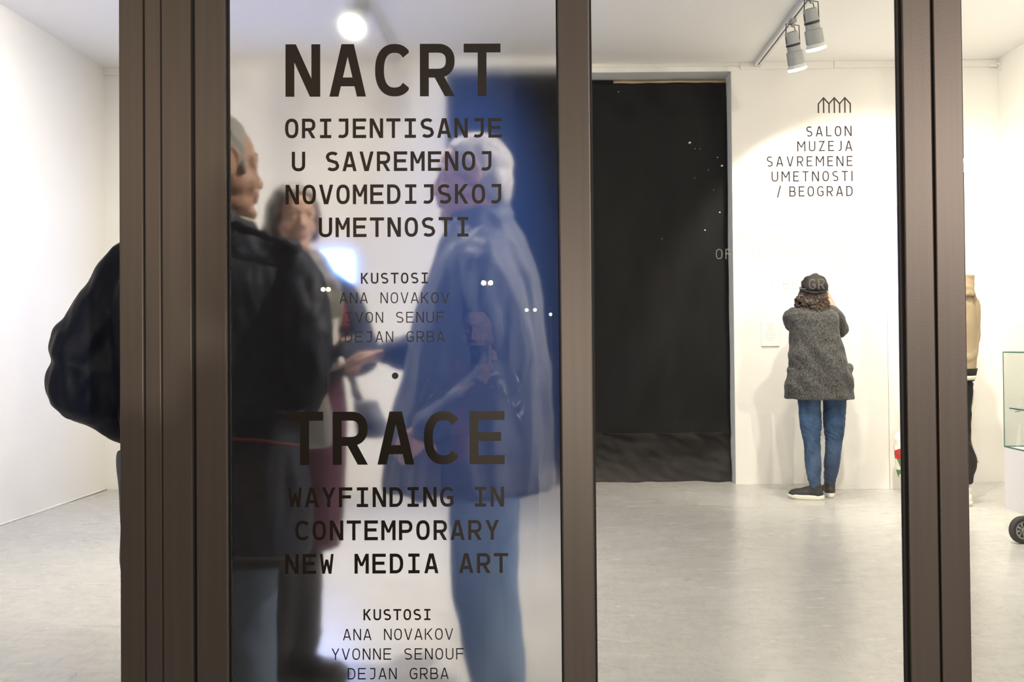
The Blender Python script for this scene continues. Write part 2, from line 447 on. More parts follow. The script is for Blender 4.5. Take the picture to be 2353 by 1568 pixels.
# ------------------------------------------------------------------ stroke lettering
def _ribbon(bm, pts, t, y0, y1, T, closed=False, xmax=None):
    n = len(pts)
    L, Rr = [], []
    for i in range(n):
        p = Vector(pts[i])
        if closed: a = Vector(pts[(i - 1) % n]); b = Vector(pts[(i + 1) % n])
        else: a = Vector(pts[max(i - 1, 0)]); b = Vector(pts[min(i + 1, n - 1)])
        d1 = (p - a); d2 = (b - p)
        if d1.length < 1e-9: d1 = d2
        if d2.length < 1e-9: d2 = d1
        d1 = d1.normalized(); d2 = d2.normalized()
        n1 = Vector((-d1.y, d1.x)); n2 = Vector((-d2.y, d2.x))
        mm = (n1 + n2); mm = mm.normalized() if mm.length > 1e-6 else n1
        k = min(1.0 / max(mm.dot(n1), 0.3), 2.5)
        L.append(p + mm * (t / 2 * k)); Rr.append(p - mm * (t / 2 * k))
    if xmax is not None:
        for v in L + Rr: v.x = min(v.x, xmax)
    idx = list(range(n)) + ([0] if closed else [])
    for i, j in zip(idx, idx[1:]):
        _prism(bm, [L[i], L[j], Rr[j], Rr[i]], y0, y1, T)

_pk = [0]
def _prism(bm, q, y0, y1, T):
    _pk[0] = (_pk[0] + 1) % 97; y0 = y0 - _pk[0] * 2e-6       # overlapping strokes never share a plane
    f = [bm.verts.new(T(p[0], p[1], y0)) for p in q]
    b = [bm.verts.new(T(p[0], p[1], y1)) for p in q]
    bm.faces.new(f); bm.faces.new(b[::-1])
    n = len(q)
    for i in range(n): bm.faces.new((f[i], b[i], b[(i + 1) % n], f[(i + 1) % n]))

def _arc(cx, cy, rx, ry, a0, a1, n=16, pw=2.35):
    out = []
    for i in range(n + 1):
        a = R_(a0 + (a1 - a0) * i / n)
        ca, sa = math.cos(a), math.sin(a)
        out.append((cx + rx * math.copysign(abs(ca) ** (2 / pw), ca), cy + ry * math.copysign(abs(sa) ** (2 / pw), sa)))
    return out

def glyph(bm, ch, w, t, T, y0, y1, mono=True):
    h = t / 2
    def S(*pts, closed=False): _ribbon(bm, pts, t, y0, y1, T, closed)
    def Dg(xa, ya, xb, yb, f=1.0):
        """diagonal with horizontally cut ends; x are centres"""
        L = math.hypot(xb - xa, yb - ya); k = t * f * L / abs(yb - ya) / 2
        _prism(bm, [(xa - k, ya), (xa + k, ya), (xb + k, yb), (xb - k, yb)], y0, y1, T)
    if ch == 'N':
        S((h, 0), (h, 1)); S((w - h, 0), (w - h, 1)); Dg(h * 1.25, 1, w - h * 1.25, 0)
    elif ch == 'A':
        k = h * 1.06
        Dg(k, 0, w / 2 - k * .35, 1); Dg(w - k, 0, w / 2 + k * .35, 1); S((w * .22, .28), (w * .78, .28))
    elif ch in 'CG':
        a = _arc(w * .56, .5, w * .56 - h, .5 - h, 40, 320 if ch == 'C' else 308, 34)
        _ribbon(bm, a, t, y0, y1, T, False, w * .97)
        if ch == 'G':
            S(a[-1], (w - h, a[-1][1] + .02), (w - h, .47)); S((w * .52, .47), (w, .47))
    elif ch == 'O': S(*_arc(w / 2, .5, w / 2 - h, .5 - h, 0, 347, 32, 2.5), closed=True)
    elif ch in 'RPB':
        S((h, 0), (h, 1))
        m_ = .44 if ch != 'B' else .5
        cyy = (1 - h + m_) / 2; ry = (1 - h - m_) / 2
        bw = w - h if ch != 'B' else w * .94 - h
        S((h, 1 - h), *_arc(bw - ry * 1.0, cyy, ry * 1.0, ry, 90, -90, 14), (h, m_))
        if ch == 'R': Dg(w * .50, m_, w - h * 1.1, 0)
        if ch == 'B':
            ry2 = (m_ - h) / 2
            S((h, m_), *_arc(w - h - ry2, (m_ + h) / 2, ry2, ry2, 90, -90, 14), (h, h))
    elif ch == 'D': S((h, 1 - h), *_arc(w * .42, .5, w * .58 - h, .5 - h, 90, -90, 20, 2.3), (h, h), closed=True)
    elif ch == 'T': S((0, 1 - h), (w, 1 - h)); S((w / 2, 0), (w / 2, 1))
    elif ch in 'EF':
        S((h, 0), (h, 1)); S((0, 1 - h), (w, 1 - h)); S((0, .52), (w * .9, .52))
        if ch == 'E': S((0, h), (w, h))
    elif ch == 'L': S((h, 1), (h, 0)); S((0, h), (w, h))
    elif ch == 'H': S((h, 0), (h, 1)); S((w - h, 0), (w - h, 1)); S((0, .52), (w, .52))
    elif ch == 'I':
        S((w / 2, 0), (w / 2, 1))
        if mono: S((w * .08, h), (w * .92, h)); S((w * .08, 1 - h), (w * .92, 1 - h))
    elif ch == 'J':
        x = w * .82 if mono else w - h
        r = x - w * .08 if mono else x - h
        S((x, 1), (x, .34), *_arc(x - r * .5, .34, r * .5, .34 - h, 0, -125, 14))
        if mono: S((w * .22, 1 - h), (x + h, 1 - h))
    elif ch == 'U': S((h, 1), (h, .34), *_arc(w / 2, .34, w / 2 - h, .34 - h, 180, 360, 18), (w - h, .34), (w - h, 1))
    elif ch == 'V': Dg(h * 1.05, 1, w / 2 - h * .3, 0); Dg(w - h * 1.05, 1, w / 2 + h * .3, 0)
    elif ch == 'M':
        S((h, 0), (h, 1)); S((w - h, 0), (w - h, 1))
        f = .8 if mono else 1
        Dg(h * 1.15, 1, w / 2, .38, f); Dg(w - h * 1.15, 1, w / 2, .38, f)
    elif ch == 'W':
        f = .82
        Dg(h, 1, w * .27, 0, f); Dg(w - h, 1, w * .73, 0, f); Dg(w * .27, 0, w / 2, .72, f); Dg(w * .73, 0, w / 2, .72, f)
    elif ch == 'K': S((h, 0), (h, 1)); Dg(w * .22, .46, w - h * 1.3, 1); Dg(w * .36, .58, w - h * 1.1, 0)
    elif ch == 'Y': Dg(h, 1, w / 2, .42); Dg(w - h, 1, w / 2, .42); S((w / 2, 0), (w / 2, .46))
    elif ch == 'Z': S((0, 1 - h), (w, 1 - h)); S((0, h), (w, h)); Dg(h * 1.5, h, w - h * 1.5, 1 - h)
    elif ch == 'S':
        ry = (1 - t) / 4
        a = _arc(w / 2, 1 - h - ry, w / 2 - h, ry, 38, 180, 12, 2.2)
        b = _arc(w / 2, h + ry, w / 2 - h, ry, 0, -142, 12, 2.2)
        mid = [(w * .5 - (w / 2 - h) * .72, 1 - h - ry * 1.72), (w / 2, .5), (w * .5 + (w / 2 - h) * .72, h + ry * 1.72)]
        S(*a, *mid, *b)
    elif ch == '/': Dg(h, -.1, w - h, 1.08)

LET_Y = 1.4915   # front face of the glass
def mono_line(bm, text, xa, ya, xb, yb, cap, t, wr=0.66, k=0):
    """monospaced line: first and last letter centres on the baseline, in pixels of the photo at the glass"""
    A = at(xa, ya, LET_Y); Bv = at(xb, yb, LET_Y)
    n = len(text) - 1
    ux = (Bv - A) / n
    d = (Bv - A).normalized(); up = Vector((-d.z, 0, d.x))
    s = (at(xa, ya - cap, LET_Y) - A).length
    for i, ch in enumerate(text):
        if ch == ' ' or text[:i].count(' ') != k: continue
        wch = wr * (1.06 if ch in 'MW' else 1.0) * (1.06 if ch in 'AVT' else 1)
        o = A + ux * i - d * (wch * s / 2)
        T = lambda x, z, y, o=o: o + d * (x * s) + up * (z * s) + Vector((0, y, 0))
        glyph(bm, ch, wch, t, T, -0.0004, 0.0, True)

DINW = dict(A=.70, B=.62, C=.62, D=.64, E=.56, F=.54, G=.64, H=.66, I=.11, J=.42, L=.52, M=.80, N=.68, O=.64, P=.60, R=.62, S=.58, T=.60, U=.64, V=.68, Y=.64, Z=.58)
DINW['/'] = .42; DINW[' '] = .22
def din_line(bm, text, x0, x1, y0, y1, cap, t, k=0):
    A = at(x0, y0, LET_Y); Bv = at(x1, y1, LET_Y)
    d = (Bv - A).normalized(); up = Vector((-d.z, 0, d.x))
    s = (at(x0, y0 - cap, LET_Y) - A).length
    tot = sum(DINW[c] for c in text) * s
    gap = ((Bv - A).length - tot) / (len(text) - 1)
    x = 0
    for i, ch in enumerate(text):
        if ch != ' ' and text[:i].count(' ') == k:
            o = A + d * x
            T = lambda a, z, y, o=o: o + d * (a * s) + up * (z * s) + Vector((0, y, 0))
            glyph(bm, ch, DINW[ch], t, T, -0.0004, 0.0, False)
        x += DINW[ch] * s + gap

def lettering(name, label, lines, m, cat='lettering'):
    """lines: (part name, [callables])"""
    e = None
    parts = []
    for pname, fns in lines:
        for fn in fns:
            n = fn(None)
            for k in range(n): parts.append(('word', fn, k))
    for pname, fn, k in parts:
        bm = bmesh.new(); fn(bm, k)
        if e is None:
            v = [x.co for x in bm.verts]
            e = empty(name, (sum(p.x for p in v) / len(v), LET_Y, min(p.z for p in v)))
            tag(e, label, cat)
        obj(pname, bm, m, e)
    return e

# ================================================================== THE ROOM
ZC = at(1250, 148, 7.0).z           # ceiling height
XL, XR, YB = -3.53, 3.675, 7.0
GY0, GY1 = 1.492, 1.500             # glass pane
FY = 1.478                          # front plane of the frame
ox0, ox1 = at(1030, 700, YB).x, at(1687, 700, YB).x      # doorway
oz1 = at(1678, 163, YB).z
RV = 7.28                           # depth of the doorway reveal

struct('floor', B((XL - .1, 1.44, -0.1), (XR + .1, RV + .3, 0)), M['floor'])
struct('ceiling', B((XL - .1, 1.44, ZC), (XR + .1, RV + .3, ZC + .1)), M['ceil'])
struct('wall_left', B((XL - .1, 1.44, 0), (XL, YB, ZC)), M['wall'])
struct('wall_right', B((XR, 1.44, 0), (XR + .1, YB, ZC)), M['wall'])
bm = bmesh.new()
box(bm, (XL - .1, YB, 0), (ox0, RV + .2, ZC)); box(bm, (ox1, YB, 0), (XR + .1, RV + .2, ZC)); box(bm, (ox0, YB, oz1), (ox1, RV + .2, ZC))
struct('wall_back', bm, M['wall'])
bm = bmesh.new()                    # doorway reveal, the blue light on it put into its colour
box(bm, (ox1 - .004, YB + .001, 0), (ox1, RV + .2, oz1)); box(bm, (ox0, YB + .001, 0), (ox0 + .004, RV + .2, oz1)); box(bm, (ox0 + .004, YB + .001, oz1 - .004), (ox1 - .004, RV + .2, oz1))
struct('door_1', bm, M['jamb'])
bm = bmesh.new()
struct('wall_behind_doorway', B((ox0, RV + .2, 0), (ox1, RV + .3, oz1)), M['wall'])
# cover strip under the ceiling, broken over the doorway
zt0 = ZC - 0.058
bm = bmesh.new()
box(bm, (XL, YB - .022, zt0), (ox0 - .2, YB, ZC)); box(bm, (at(1915, 150, YB).x, YB - .020, zt0 + .004), (XR, YB, ZC))
box(bm, (ox0 - .2, YB - .012, ZC - .03), (at(1700, 150, YB).x, YB, ZC)); box(bm, (at(1700, 150, YB).x, YB - .018, zt0), (at(1914.4, 150, YB).x, YB, ZC))
struct('trim_1', bm, M['wall'], bevel=.003)
# loose white plaster bead at the foot of the left wall
bm = bmesh.new(); rnd = random.Random(3)
pts = [(XL + .004 + rnd.uniform(0, .006), 1.5 + i * .22, .004 + rnd.uniform(0, .006)) for i in range(26)]
tube(bm, pts, [.005 + rnd.uniform(0, .006) for _ in pts], 8)
struct('baseboard_left', bm, M['wall'], smooth=True)
struct('ground', B((-9, -16, -.50), (9, 1.44, -.45)), M['asphalt'])
struct('trim_2', B((XL - .1, 1.40, -.45), (XR + .1, 1.44, 0)), M['asphalt'])      # kerb under the shop window

# ------------------------------------------------------------------ aluminium shop front
def fx(px, Y=FY): return at(px, 784, Y).x
Z0, Z1 = 0.0, ZC
def post(name, strips, gaskets, back):
    x0, x1 = fx(strips[0][0]), fx(strips[-1][1])
    root = struct(name, B((x0 + .003, FY + .007, Z0), (x1 - .003, FY + .024, Z1)), M['rubber'])
    for a, b, dy in strips:
        struct('post_section', B((fx(a), FY + dy, Z0), (fx(b), FY + .020, Z1)), M['alu'], root, bevel=.0022, seg=3)
    bx = B((fx(back[0]), FY + .024, Z0), (fx(back[1]), FY + .075, Z1))
    struct('rear_section', bx, M['alu'], root, bevel=.003)
    for a, b in gaskets:
        struct('gasket', B((fx(a, 1.488), 1.486, Z0), (fx(b, 1.488), 1.491, Z1)), M['rubber'], root, bevel=.0012)
    return root
post('trim_3', [(274.5, 330, 0), (332.5, 370, .0006), (372, 441, 0), (448.5, 520, .0004)], [(517, 531)], (300, 490))
post('trim_4', [(1288, 1361, 0)], [(1284, 1290), (1359, 1366)], (1300, 1345))
post('trim_5', [(2083, 2150, 0), (2155, 2222.5, .0004)], [(2067, 2086)], (2105, 2210))
def pane(name, xa, xb, film=None):
    p = struct(name, B((xa, GY0, Z0), (xb, GY1, Z1)), M['glass'])
    return p
w1 = pane('window_1', XL, fx(290))
w2 = pane('window_2', fx(505), fx(1302))
w3 = pane('window_3', fx(1348), fx(2100))
w4 = pane('window_4', fx(2208), XR)
bm = bmesh.new()
xa, xb = fx(512), fx(1296)
vs = [bm.verts.new(p) for p in ((xa, GY1 + .0015, Z0), (xb, GY1 + .0015, Z0), (xb, GY1 + .0015, Z1), (xa, GY1 + .0015, Z1))]
bm.faces.new(vs)
me = bpy.data.meshes.new('frosted_film'); bm.to_mesh(me); bm.free()
fo = link_mesh('frosted_film', me, M['film'], w2); fo['kind'] = 'structure'
fo['label'] = 'milky translucent film on the inner face of the glass'

# ------------------------------------------------------------------ lettering on the glass
def ml(text, xa, ya, xb, yb, cap, t, wr=.66): return lambda bm, k=0: text.count(' ') + 1 if bm is None else mono_line(bm, text, xa, ya, xb, yb, cap, t, wr, k)
lettering('title_lettering', 'largest dark brown vinyl word NACRT at the top of the frosted glass', [
    ('word', [ml('NACRT', 696, 222.5, 1108, 221, 120.5, .168)])], M['vinyl'])
lettering('subtitle_lettering', 'four bold dark brown vinyl lines reading ORIJENTISANJE U SAVREMENOJ NOVOMEDIJSKOJ UMETNOSTI', [
    ('text_line', [ml('ORIJENTISANJE', 670.5, 318, 1137.5, 316.5, 45, .16, .68)]),
    ('text_line', [ml('U SAVREMENOJ', 686, 394, 1116, 392.5, 45, .16, .68)]),
    ('text_line', [ml('NOVOMEDIJSKOJ', 671.7, 470, 1138.5, 468, 45, .16, .68)]),
    ('text_line', [ml('UMETNOSTI', 748, 545.5, 1063.7, 544, 45, .16, .68)])], M['vinyl'])
lettering('credits_lettering', 'small dark KUSTOSI credits with three names, upper half of the frosted glass', [
    ('heading_line', [ml('KUSTOSI', 838, 652.5, 976, 651.5, 25, .15, .68)]),
    ('text_line', [ml('ANA NOVAKOV', 789.5, 697.5, 1023, 697, 25, .10, .68)]),
    ('text_line', [ml('IVON SENUF', 802, 742.5, 1012, 741.5, 25, .10, .68)]),
    ('text_line', [ml('DEJAN GRBA', 801, 787, 1013, 786, 25, .10, .68)])], M['vinyl'])
bm = bmesh.new()
cc = at(908, 864, LET_Y)
_prism(bm, [(cc.x + .0056 * math.cos(2 * PI * i / 28), cc.z + .0056 * math.sin(2 * PI * i / 28)) for i in range(28)], LET_Y - .0004, LET_Y, lambda x, z, y: Vector((x, y, z)))
tag(obj('dot_sticker', bm, M['vinyl'], loc=cc), 'small round dark vinyl dot between the two blocks of text', 'sticker')
lettering('title_lettering', 'largest dark brown vinyl word TRACE at mid height of the frosted glass', [
    ('word', [ml('TRACE', 700, 1069, 1119.5, 1067, 122, .168)])], M['vinyl'])
lettering('subtitle_lettering', 'three bold dark vinyl lines reading WAYFINDING IN CONTEMPORARY NEW MEDIA ART', [
    ('text_line', [ml('WAYFINDING IN', 678, 1166.5, 1143, 1164.5, 45.5, .16, .68)]),
    ('text_line', [ml('CONTEMPORARY', 694, 1242.5, 1131, 1241, 45.5, .16, .68)]),
    ('text_line', [ml('NEW MEDIA ART', 671, 1319.5, 1151.5, 1317, 45.5, .16, .68)])], M['vinyl'])
lettering('credits_lettering', 'small dark KUSTOSI credits with three names, bottom of the frosted glass', [
    ('heading_line', [ml('KUSTOSI', 844, 1426, 982, 1425.5, 25.5, .15, .68)]),
    ('text_line', [ml('ANA NOVAKOV', 797.5, 1472, 1032, 1470.5, 26, .10, .68)]),
    ('text_line', [ml('YVONNE SENOUF', 771, 1517, 1057, 1516, 26, .10, .68)]),
    ('text_line', [ml('DEJAN GRBA', 808, 1562, 1021.5, 1561, 26, .10, .68)])], M['vinyl'])
def dl(text, x0, x1, y, cap=23.5, t=.115): return lambda bm, k=0: text.count(' ') + 1 if bm is None else din_line(bm, text, x0, x1, y + .8, y - .6, cap, t, k)
lettering('glass_lettering', 'thin plum grey lettering of five right aligned lines ending in / BEOGRAD, on the clear glass', [
    ('text_line', [dl('SALON', 1853, 1957, 313.5)]), ('text_line', [dl('MUZEJA', 1832, 1958.5, 347.5)]),
    ('text_line', [dl('SAVREMENE', 1762, 1959, 382.5)]), ('text_line', [dl('UMETNOSTI', 1773, 1959, 417)]),
    ('text_line', [dl('/ BEOGRAD', 1785, 1959.5, 451.5)])], M['vinyl_d'])
lettering('glass_lettering', 'thin pale grey lettering of five right aligned lines ending in / BELGRADE, on the clear glass', [
    ('text_line', [dl('SALON', 1856, 1959, 524.5, 23.5, .088)]), ('text_line', [dl('OF THE MUSEUM', 1694, 1959.5, 559.5, 23.5, .088)]),
    ('text_line', [dl('OF CONTEMPORARY', 1645, 1960, 595, 23.5, .088)]), ('text_line', [dl('ART', 1905, 1960, 629, 23.5, .088)]),
    ('text_line', [dl('/ BELGRADE', 1770, 1960, 664.5, 23.5, .088)])], M['vinyl_g'])
bm = bmesh.new()
o = at(1880.5, 260, LET_Y); s = .00074565
TL = lambda x, z, y: o + Vector((x * s, y, z * s))
for x in (0, 12.2, 24.6, 36.8, 49, 61.2, 73.6):
    _ribbon(bm, [(x, 0), (x, 22 if round(x / 12.25) % 2 == 0 else 35)], 3.0, -.0004, 0, TL)
_ribbon(bm, [(0, 21), (12.2, 35), (24.6, 21), (36.8, 35), (49, 21), (61.2, 35), (73.6, 21)], 3.0, -.0004, 0, TL)
tag(obj('roof_emblem', bm, M['vinyl_d'], loc=o), 'plum grey line emblem of three pointed roofs above the lettering on the clear glass', 'emblem')

# ------------------------------------------------------------------ black curtains in the doorway
def cloth_grid(name, xa, xb, za, zb, y, fn, m, parent=None, nx=90, nz=160, th=.004, loc=None):
    bm = bmesh.new(); g = []
    for j in range(nz + 1):
        row = []
        for i in range(nx + 1):
            u, v = i / nx, j / nz
            x = xa + (xb - xa) * u; z = za + (zb - za) * v
            row.append(bm.verts.new((x, y + fn(u, v), z)))
        g.append(row)
    for j in range(nz):
        for i in range(nx): bm.faces.new((g[j][i], g[j][i + 1], g[j + 1][i + 1], g[j + 1][i]))
    o = obj(name, bm, m, parent, loc, smooth=True)
    so = o.modifiers.new('thickness', 'SOLIDIFY'); so.thickness = th; so.offset = 1
    return o
CYY = 7.175
xc = at(1412, 400, CYY).x
zt_l = at(1390, 180, CYY).z; zt_r = at(1550, 191, CYY).z
def fold_r(u, v):
    a = .030 * math.sin(9 * u + 4.0 * v + 1.2 * noise.noise((u * 2, v * 2, 1))) * (0.35 + .65 * (1 - v)) * min(1, 6 * (1 - u) + .15)
    b = .022 * noise.noise((u * 3.2 - v * 2.4, v * 2.6, 3.7)) + .012 * noise.noise((u * 8 - v * 5, v * 5, 8.1))
    return min(.014, a * .9 + b * 1.8 - .012)
def fold_l(u, v):
    return .018 * math.sin(26 * u + 2 * noise.noise((u * 3, v * 2, 9))) * (.5 + .5 * (1 - v)) * .5 + .006 * noise.noise((u * 5, v * 3, 2.2)) - .012
def fold_h(u, v):
    return .048 * noise.noise((u * 6, v * 2.2, 4.4)) + .028 * noise.noise((u * 14 + v * 4, v * 5, 6.6)) - .012 * (1 - v)
ct = empty('curtain', (xc + .3, CYY, 0)); tag(ct, 'black cloth curtain with a crumpled lower band, in the doorway right of the middle post', 'curtain')
zs = at(1550, 999, CYY).z
cloth_grid('cloth', xc - .34, ox1 - .012, zs, zt_r, CYY, fold_r, M['cloth_black'], ct)
cloth_grid('hem_band', xc - .34, ox1 - .014, .006, zs + .02, CYY - .034, fold_h, M['cloth_black2'], ct, 120, 40)
rnd = random.Random(11)
bm = bmesh.new()
for px, py, r in ((1585, 328, .013), (1597, 342, .005), (1421, 211, .006), (1649, 362, .006), (1659, 381, .012), (1596, 409, .004), (1628, 391, .005),
                  (1521, 549, .005), (1654, 488, .008), (1620, 529, .008), (1609, 342, .004), (1640, 437, .004)):
    p = at(px, py, CYY - .075)
    ell(bm, p, (r * 1.0, .002, r * .7), Matrix.Rotation(rnd.uniform(-1, 1), 3, 'Y'), 1)
obj('lint', bm, M['offwhite'], ct)['kind'] = 'stuff'
cl = empty('curtain', (ox0 + .5, CYY + .046, 0)); tag(cl, 'black cloth curtain hanging higher at the left side of the doorway, behind the frosted glass', 'curtain')
cloth_grid('cloth', ox0 + .012, xc, .012, at(1390, 181, CYY + .046).z, CYY + .046, fold_l, M['cloth_black'], cl)
tag(obj('wooden_batten', B((ox0 + .006, CYY + .064, oz1 - .09), (ox1 - .006, CYY + .10, oz1 - .005)), M['pine'], loc=((ox0 + ox1) / 2, CYY + .08, oz1 - .1)),
    'pale pine batten across the top of the doorway above the curtains', 'batten')

# ------------------------------------------------------------------ track lighting
TZ = ZC - .038
def track(x, label):
    bm = bmesh.new()
    box(bm, (x - .026, 1.75, TZ), (x - .006, YB - .05, ZC)); box(bm, (x + .006, 1.75, TZ), (x + .026, YB - .05, ZC)); box(bm, (x - .006, 1.75, TZ + .02), (x + .006, YB - .05, ZC))
    r = tag(obj('lighting_track', bm, M['white_metal'], loc=(x, 4.4, TZ), bevel=.002), label, 'lighting track')
    obj('conductor', B((x - .0055, 1.76, TZ + .010), (x + .0055, YB - .06, TZ + .0198)), M['dark_metal'], r)
    obj('end_cap', B((x - .03, YB - .05, TZ - .004), (x + .03, YB - .022, ZC)), M['white_metal'], r, bevel=.006)
    return r
track(RIGHT_TRACK_X, 'white ceiling track carrying the two grey spotlights before the lettered wall')
track(LEFT_TRACK_X, 'white ceiling track seen blurred through the frosted glass')

def lamp_parts(root, ax):
    """canister lamp: origin of axis at pivot, pointing along -Z local of matrix"""
    piv = Vector((0, 0, -.155))
    q = Vector((0, 0, -1)).rotation_difference(ax).to_matrix()
    def revolve(name, prof, m, n=36):
        bm = bmesh.new(); vr = []
        for z, r in prof: vr.append([bm.verts.new(piv + q @ Vector((r * math.cos(2 * PI * j / n), r * math.sin(2 * PI * j / n), z))) for j in range(n)])
        for a, b in zip(vr, vr[1:]):
            for j in range(n): bm.faces.new((a[j], a[(j + 1) % n], b[(j + 1) % n], b[j]))
        bm.faces.new(vr[0]); bm.faces.new(vr[-1][::-1])
        o = bpy.data.objects.new(name, bpy.data.meshes.new(name)); bmesh.ops.recalc_face_normals(bm, faces=bm.faces); bm.to_mesh(o.data); bm.free()
        o.data.materials.append(m); col.objects.link(o); o.parent = root
        b = o.modifiers.new('bevel', 'BEVEL'); b.width = .003; b.segments = 2; b.limit_method = 'ANGLE'
        return o
    def piece(name, bm, m):
        bmesh.ops.recalc_face_normals(bm, faces=bm.faces)
        o = bpy.data.objects.new(name, bpy.data.meshes.new(name)); bm.to_mesh(o.data); bm.free(); o.data.materials.append(m); col.objects.link(o); o.parent = root
        return o
    revolve('rear_housing', [(.075, .020), (.070, .043), (-.008, .047)], M['grey_metal'])
    revolve('collar', [(-.008, .049), (-.022, .049)], M['dark_metal'])
    revolve('front_housing', [(-.022, .045), (-.058, .046), (-.060, .056), (-.145, .058)], M['grey_metal'])
    revolve('reflector_ring', [(-.145, .054), (-.172, .064)], M['white_metal'])
    revolve('lamp_glass', [(-.172, .063), (-.184, .066), (-.190, .058), (-.193, .03)], M['lens'])
    bm = bmesh.new()
    side = Vector((1, 0, 0)).cross(Vector((0, 0, 1))); side = Vector((1, .35, 0)).normalized()
    for s in (-1, 1):
        tube(bm, [Vector((0, 0, -.03)) + side * s * .004, Vector((0, 0, -.03)) + side * s * .052, piv + side * s * .056 + Vector((0, 0, .02)), piv + side * s * .053 + q @ Vector((0, 0, -.014))], .0035, 8)
    piece('yoke', bm, M['dark_metal'])
    bm = bmesh.new(); box(bm, (-.016, -.045, -.024), (.016, .045, 0)); tube(bm, [(0, 0, -.024), (0, 0, -.04)], .011, 12)
    piece('track_adapter', bm, M['grey_metal'])
    bm = bmesh.new(); tube(bm, [(0.012, 0.02, -.02), (.03, .03, -.07), (.012, .02, -.11), piv + q @ Vector((0, 0, .072))], .003, 8)
    piece('power_cord', bm, M['dark_metal'])
    return piv, q
LAMP_LABELS = {
    ('R', 5.98): 'grey canister spotlight nearer the back wall, lower of the two above the tweed coat',
    ('R', 5.56): 'grey canister spotlight touching the top edge, higher of the two on the right track',
    ('L', 5.46): 'track spotlight glowing white straight through the frosted glass above the large title'}
for k, y, aim, watt, cone, blend, colr in SPOTS:
    x = RIGHT_TRACK_X if k == 'R' else LEFT_TRACK_X
    root = empty('track_spotlight', (x, y, TZ))
    lab = LAMP_LABELS.get((k, y), 'added grey track spotlight, unseen above the view, on the ' + ('right' if k == 'R' else 'left') + ' track')  # lamps without their own label are unseen and added for light
    tag(root, lab, 'spotlight', 'track spotlights')
    ax = (Vector(aim) - Vector((x, y, TZ - .155))).normalized()
    if (k, y) in (('R', 5.98), ('R', 5.56)): ax_body = Vector((.25, .30, -.92)).normalized()
    elif (k, y) == ('L', 5.46): ax_body = Vector((-.10, -.62, -.78)).normalized()
    else: ax_body = ax
    piv, q = lamp_parts(root, ax_body)
    L = bpy.data.lights.new('lamp_beam', 'SPOT'); L.energy = watt; L.color = colr; L.spot_size = R_(cone); L.spot_blend = blend; L.shadow_soft_size = .05
    lo = bpy.data.objects.new('lamp_beam', L); col.objects.link(lo); lo.parent = root
    lo.location = piv + q @ Vector((0, 0, -.215)); lo.rotation_mode = 'QUATERNION'
    lo.rotation_quaternion = Vector((0, 0, -1)).rotation_difference(ax)
# blue lamp added out of view for the haze on the film, aimed down across it
bx, by = -.16, 2.25
root = empty('added_blue_spotlight', (bx, by, ZC)); tag(root, 'added blue spotlight, unseen on the ceiling, shining down on the frosted glass', 'spotlight')
bl_aim = Vector((-.135, 1.502, 1.22))
ax = (bl_aim - Vector((bx, by, ZC - .155))).normalized()
lamp_parts(root, ax)
for ch in list(root.children):
    if ch.name.startswith(('lamp_glass',)): ch.data.materials[0] = M['steel']
L = bpy.data.lights.new('lamp_beam', 'SPOT'); L.energy = 2300; L.color = (.07, .26, 1.0); L.spot_size = R_(13); L.spot_blend = 1.0; L.shadow_soft_size = .03
lo = bpy.data.objects.new('lamp_beam', L); col.objects.link(lo); lo.parent = root
lo.location = Vector((0, 0, -.155)) + ax * .215; lo.rotation_mode = 'QUATERNION'; lo.rotation_quaternion = Vector((0, 0, -1)).rotation_difference(ax)

# ------------------------------------------------------------------ things along the walls
ya = 6.7
p0 = at(1893, 1128, ya); p1 = at(2045, 1128, ya); p2 = at(2140, 1128, ya)
zt = at(1960, 812, ya).z
tag(obj('partition_panel', B((p0.x, ya, 0), (p1.x - .0015, YB - .02, at(1960, 705, ya).z)), M['panelw'], loc=((p0.x + p1.x) / 2, 6.85, 0), bevel=.002), 'tall white exhibition panel before the wall, behind the woman in the tweed coat', 'panel')
tag(obj('partition_panel', B((p1.x + .0015, ya, 0), (p2.x, YB - .02, at(1960, 705, ya).z)), M['panelw'], loc=((p1.x + p2.x) / 2, 6.85, 0), bevel=.002), 'tall white exhibition panel before the wall, behind the floral bag', 'panel')

wc0, wc1 = at(1749, 796, YB), at(1790, 738, YB)
root = tag(obj('wall_label', B((wc0.x, YB - .012, wc0.z), (wc1.x, YB - .001, wc1.z)), M['paper'], loc=((wc0.x + wc1.x) / 2, YB - .006, wc0.z), bevel=.001), 'small white information card on the wall left of the woman in the tweed coat', 'sign')
bm = bmesh.new()
for k, (a, b) in enumerate(((.3, .7), (.35, .65), (.3, .72), (.38, .62), (.2, .8), (.25, .75), (.22, .78), (.4, .6))):
    zz = wc1.z - .03 - k * .018
    box(bm, (wc0.x + (wc1.x - wc0.x) * a, YB - .0126, zz), (wc0.x + (wc1.x - wc0.x) * b, YB - .0121, zz + .006))
obj('printed_text', bm, M['ink'], root)

# monitor on the back wall
ms0, ms1 = at(640, 704, 6.9), at(817, 588, 6.9)
root = empty('monitor', ((ms0.x + ms1.x) / 2, 6.95, ms0.z)); tag(root, 'monitor glowing bright blue white on the back wall, blurred behind the frosted glass', 'monitor')
obj('casing', B((ms0.x - .012, 6.902, ms0.z - .012), (ms1.x + .012, 6.95, ms1.z + .012)), M['plinth'], root, bevel=.004)
obj('screen', B((ms0.x, 6.898, ms0.z), (ms1.x, 6.904, ms1.z)), M['screen'], root)
obj('wall_bracket', B((ms0.x + .2, 6.95, ms0.z + .1), (ms1.x - .2, YB, ms1.z - .1)), M['dark_metal'], root)

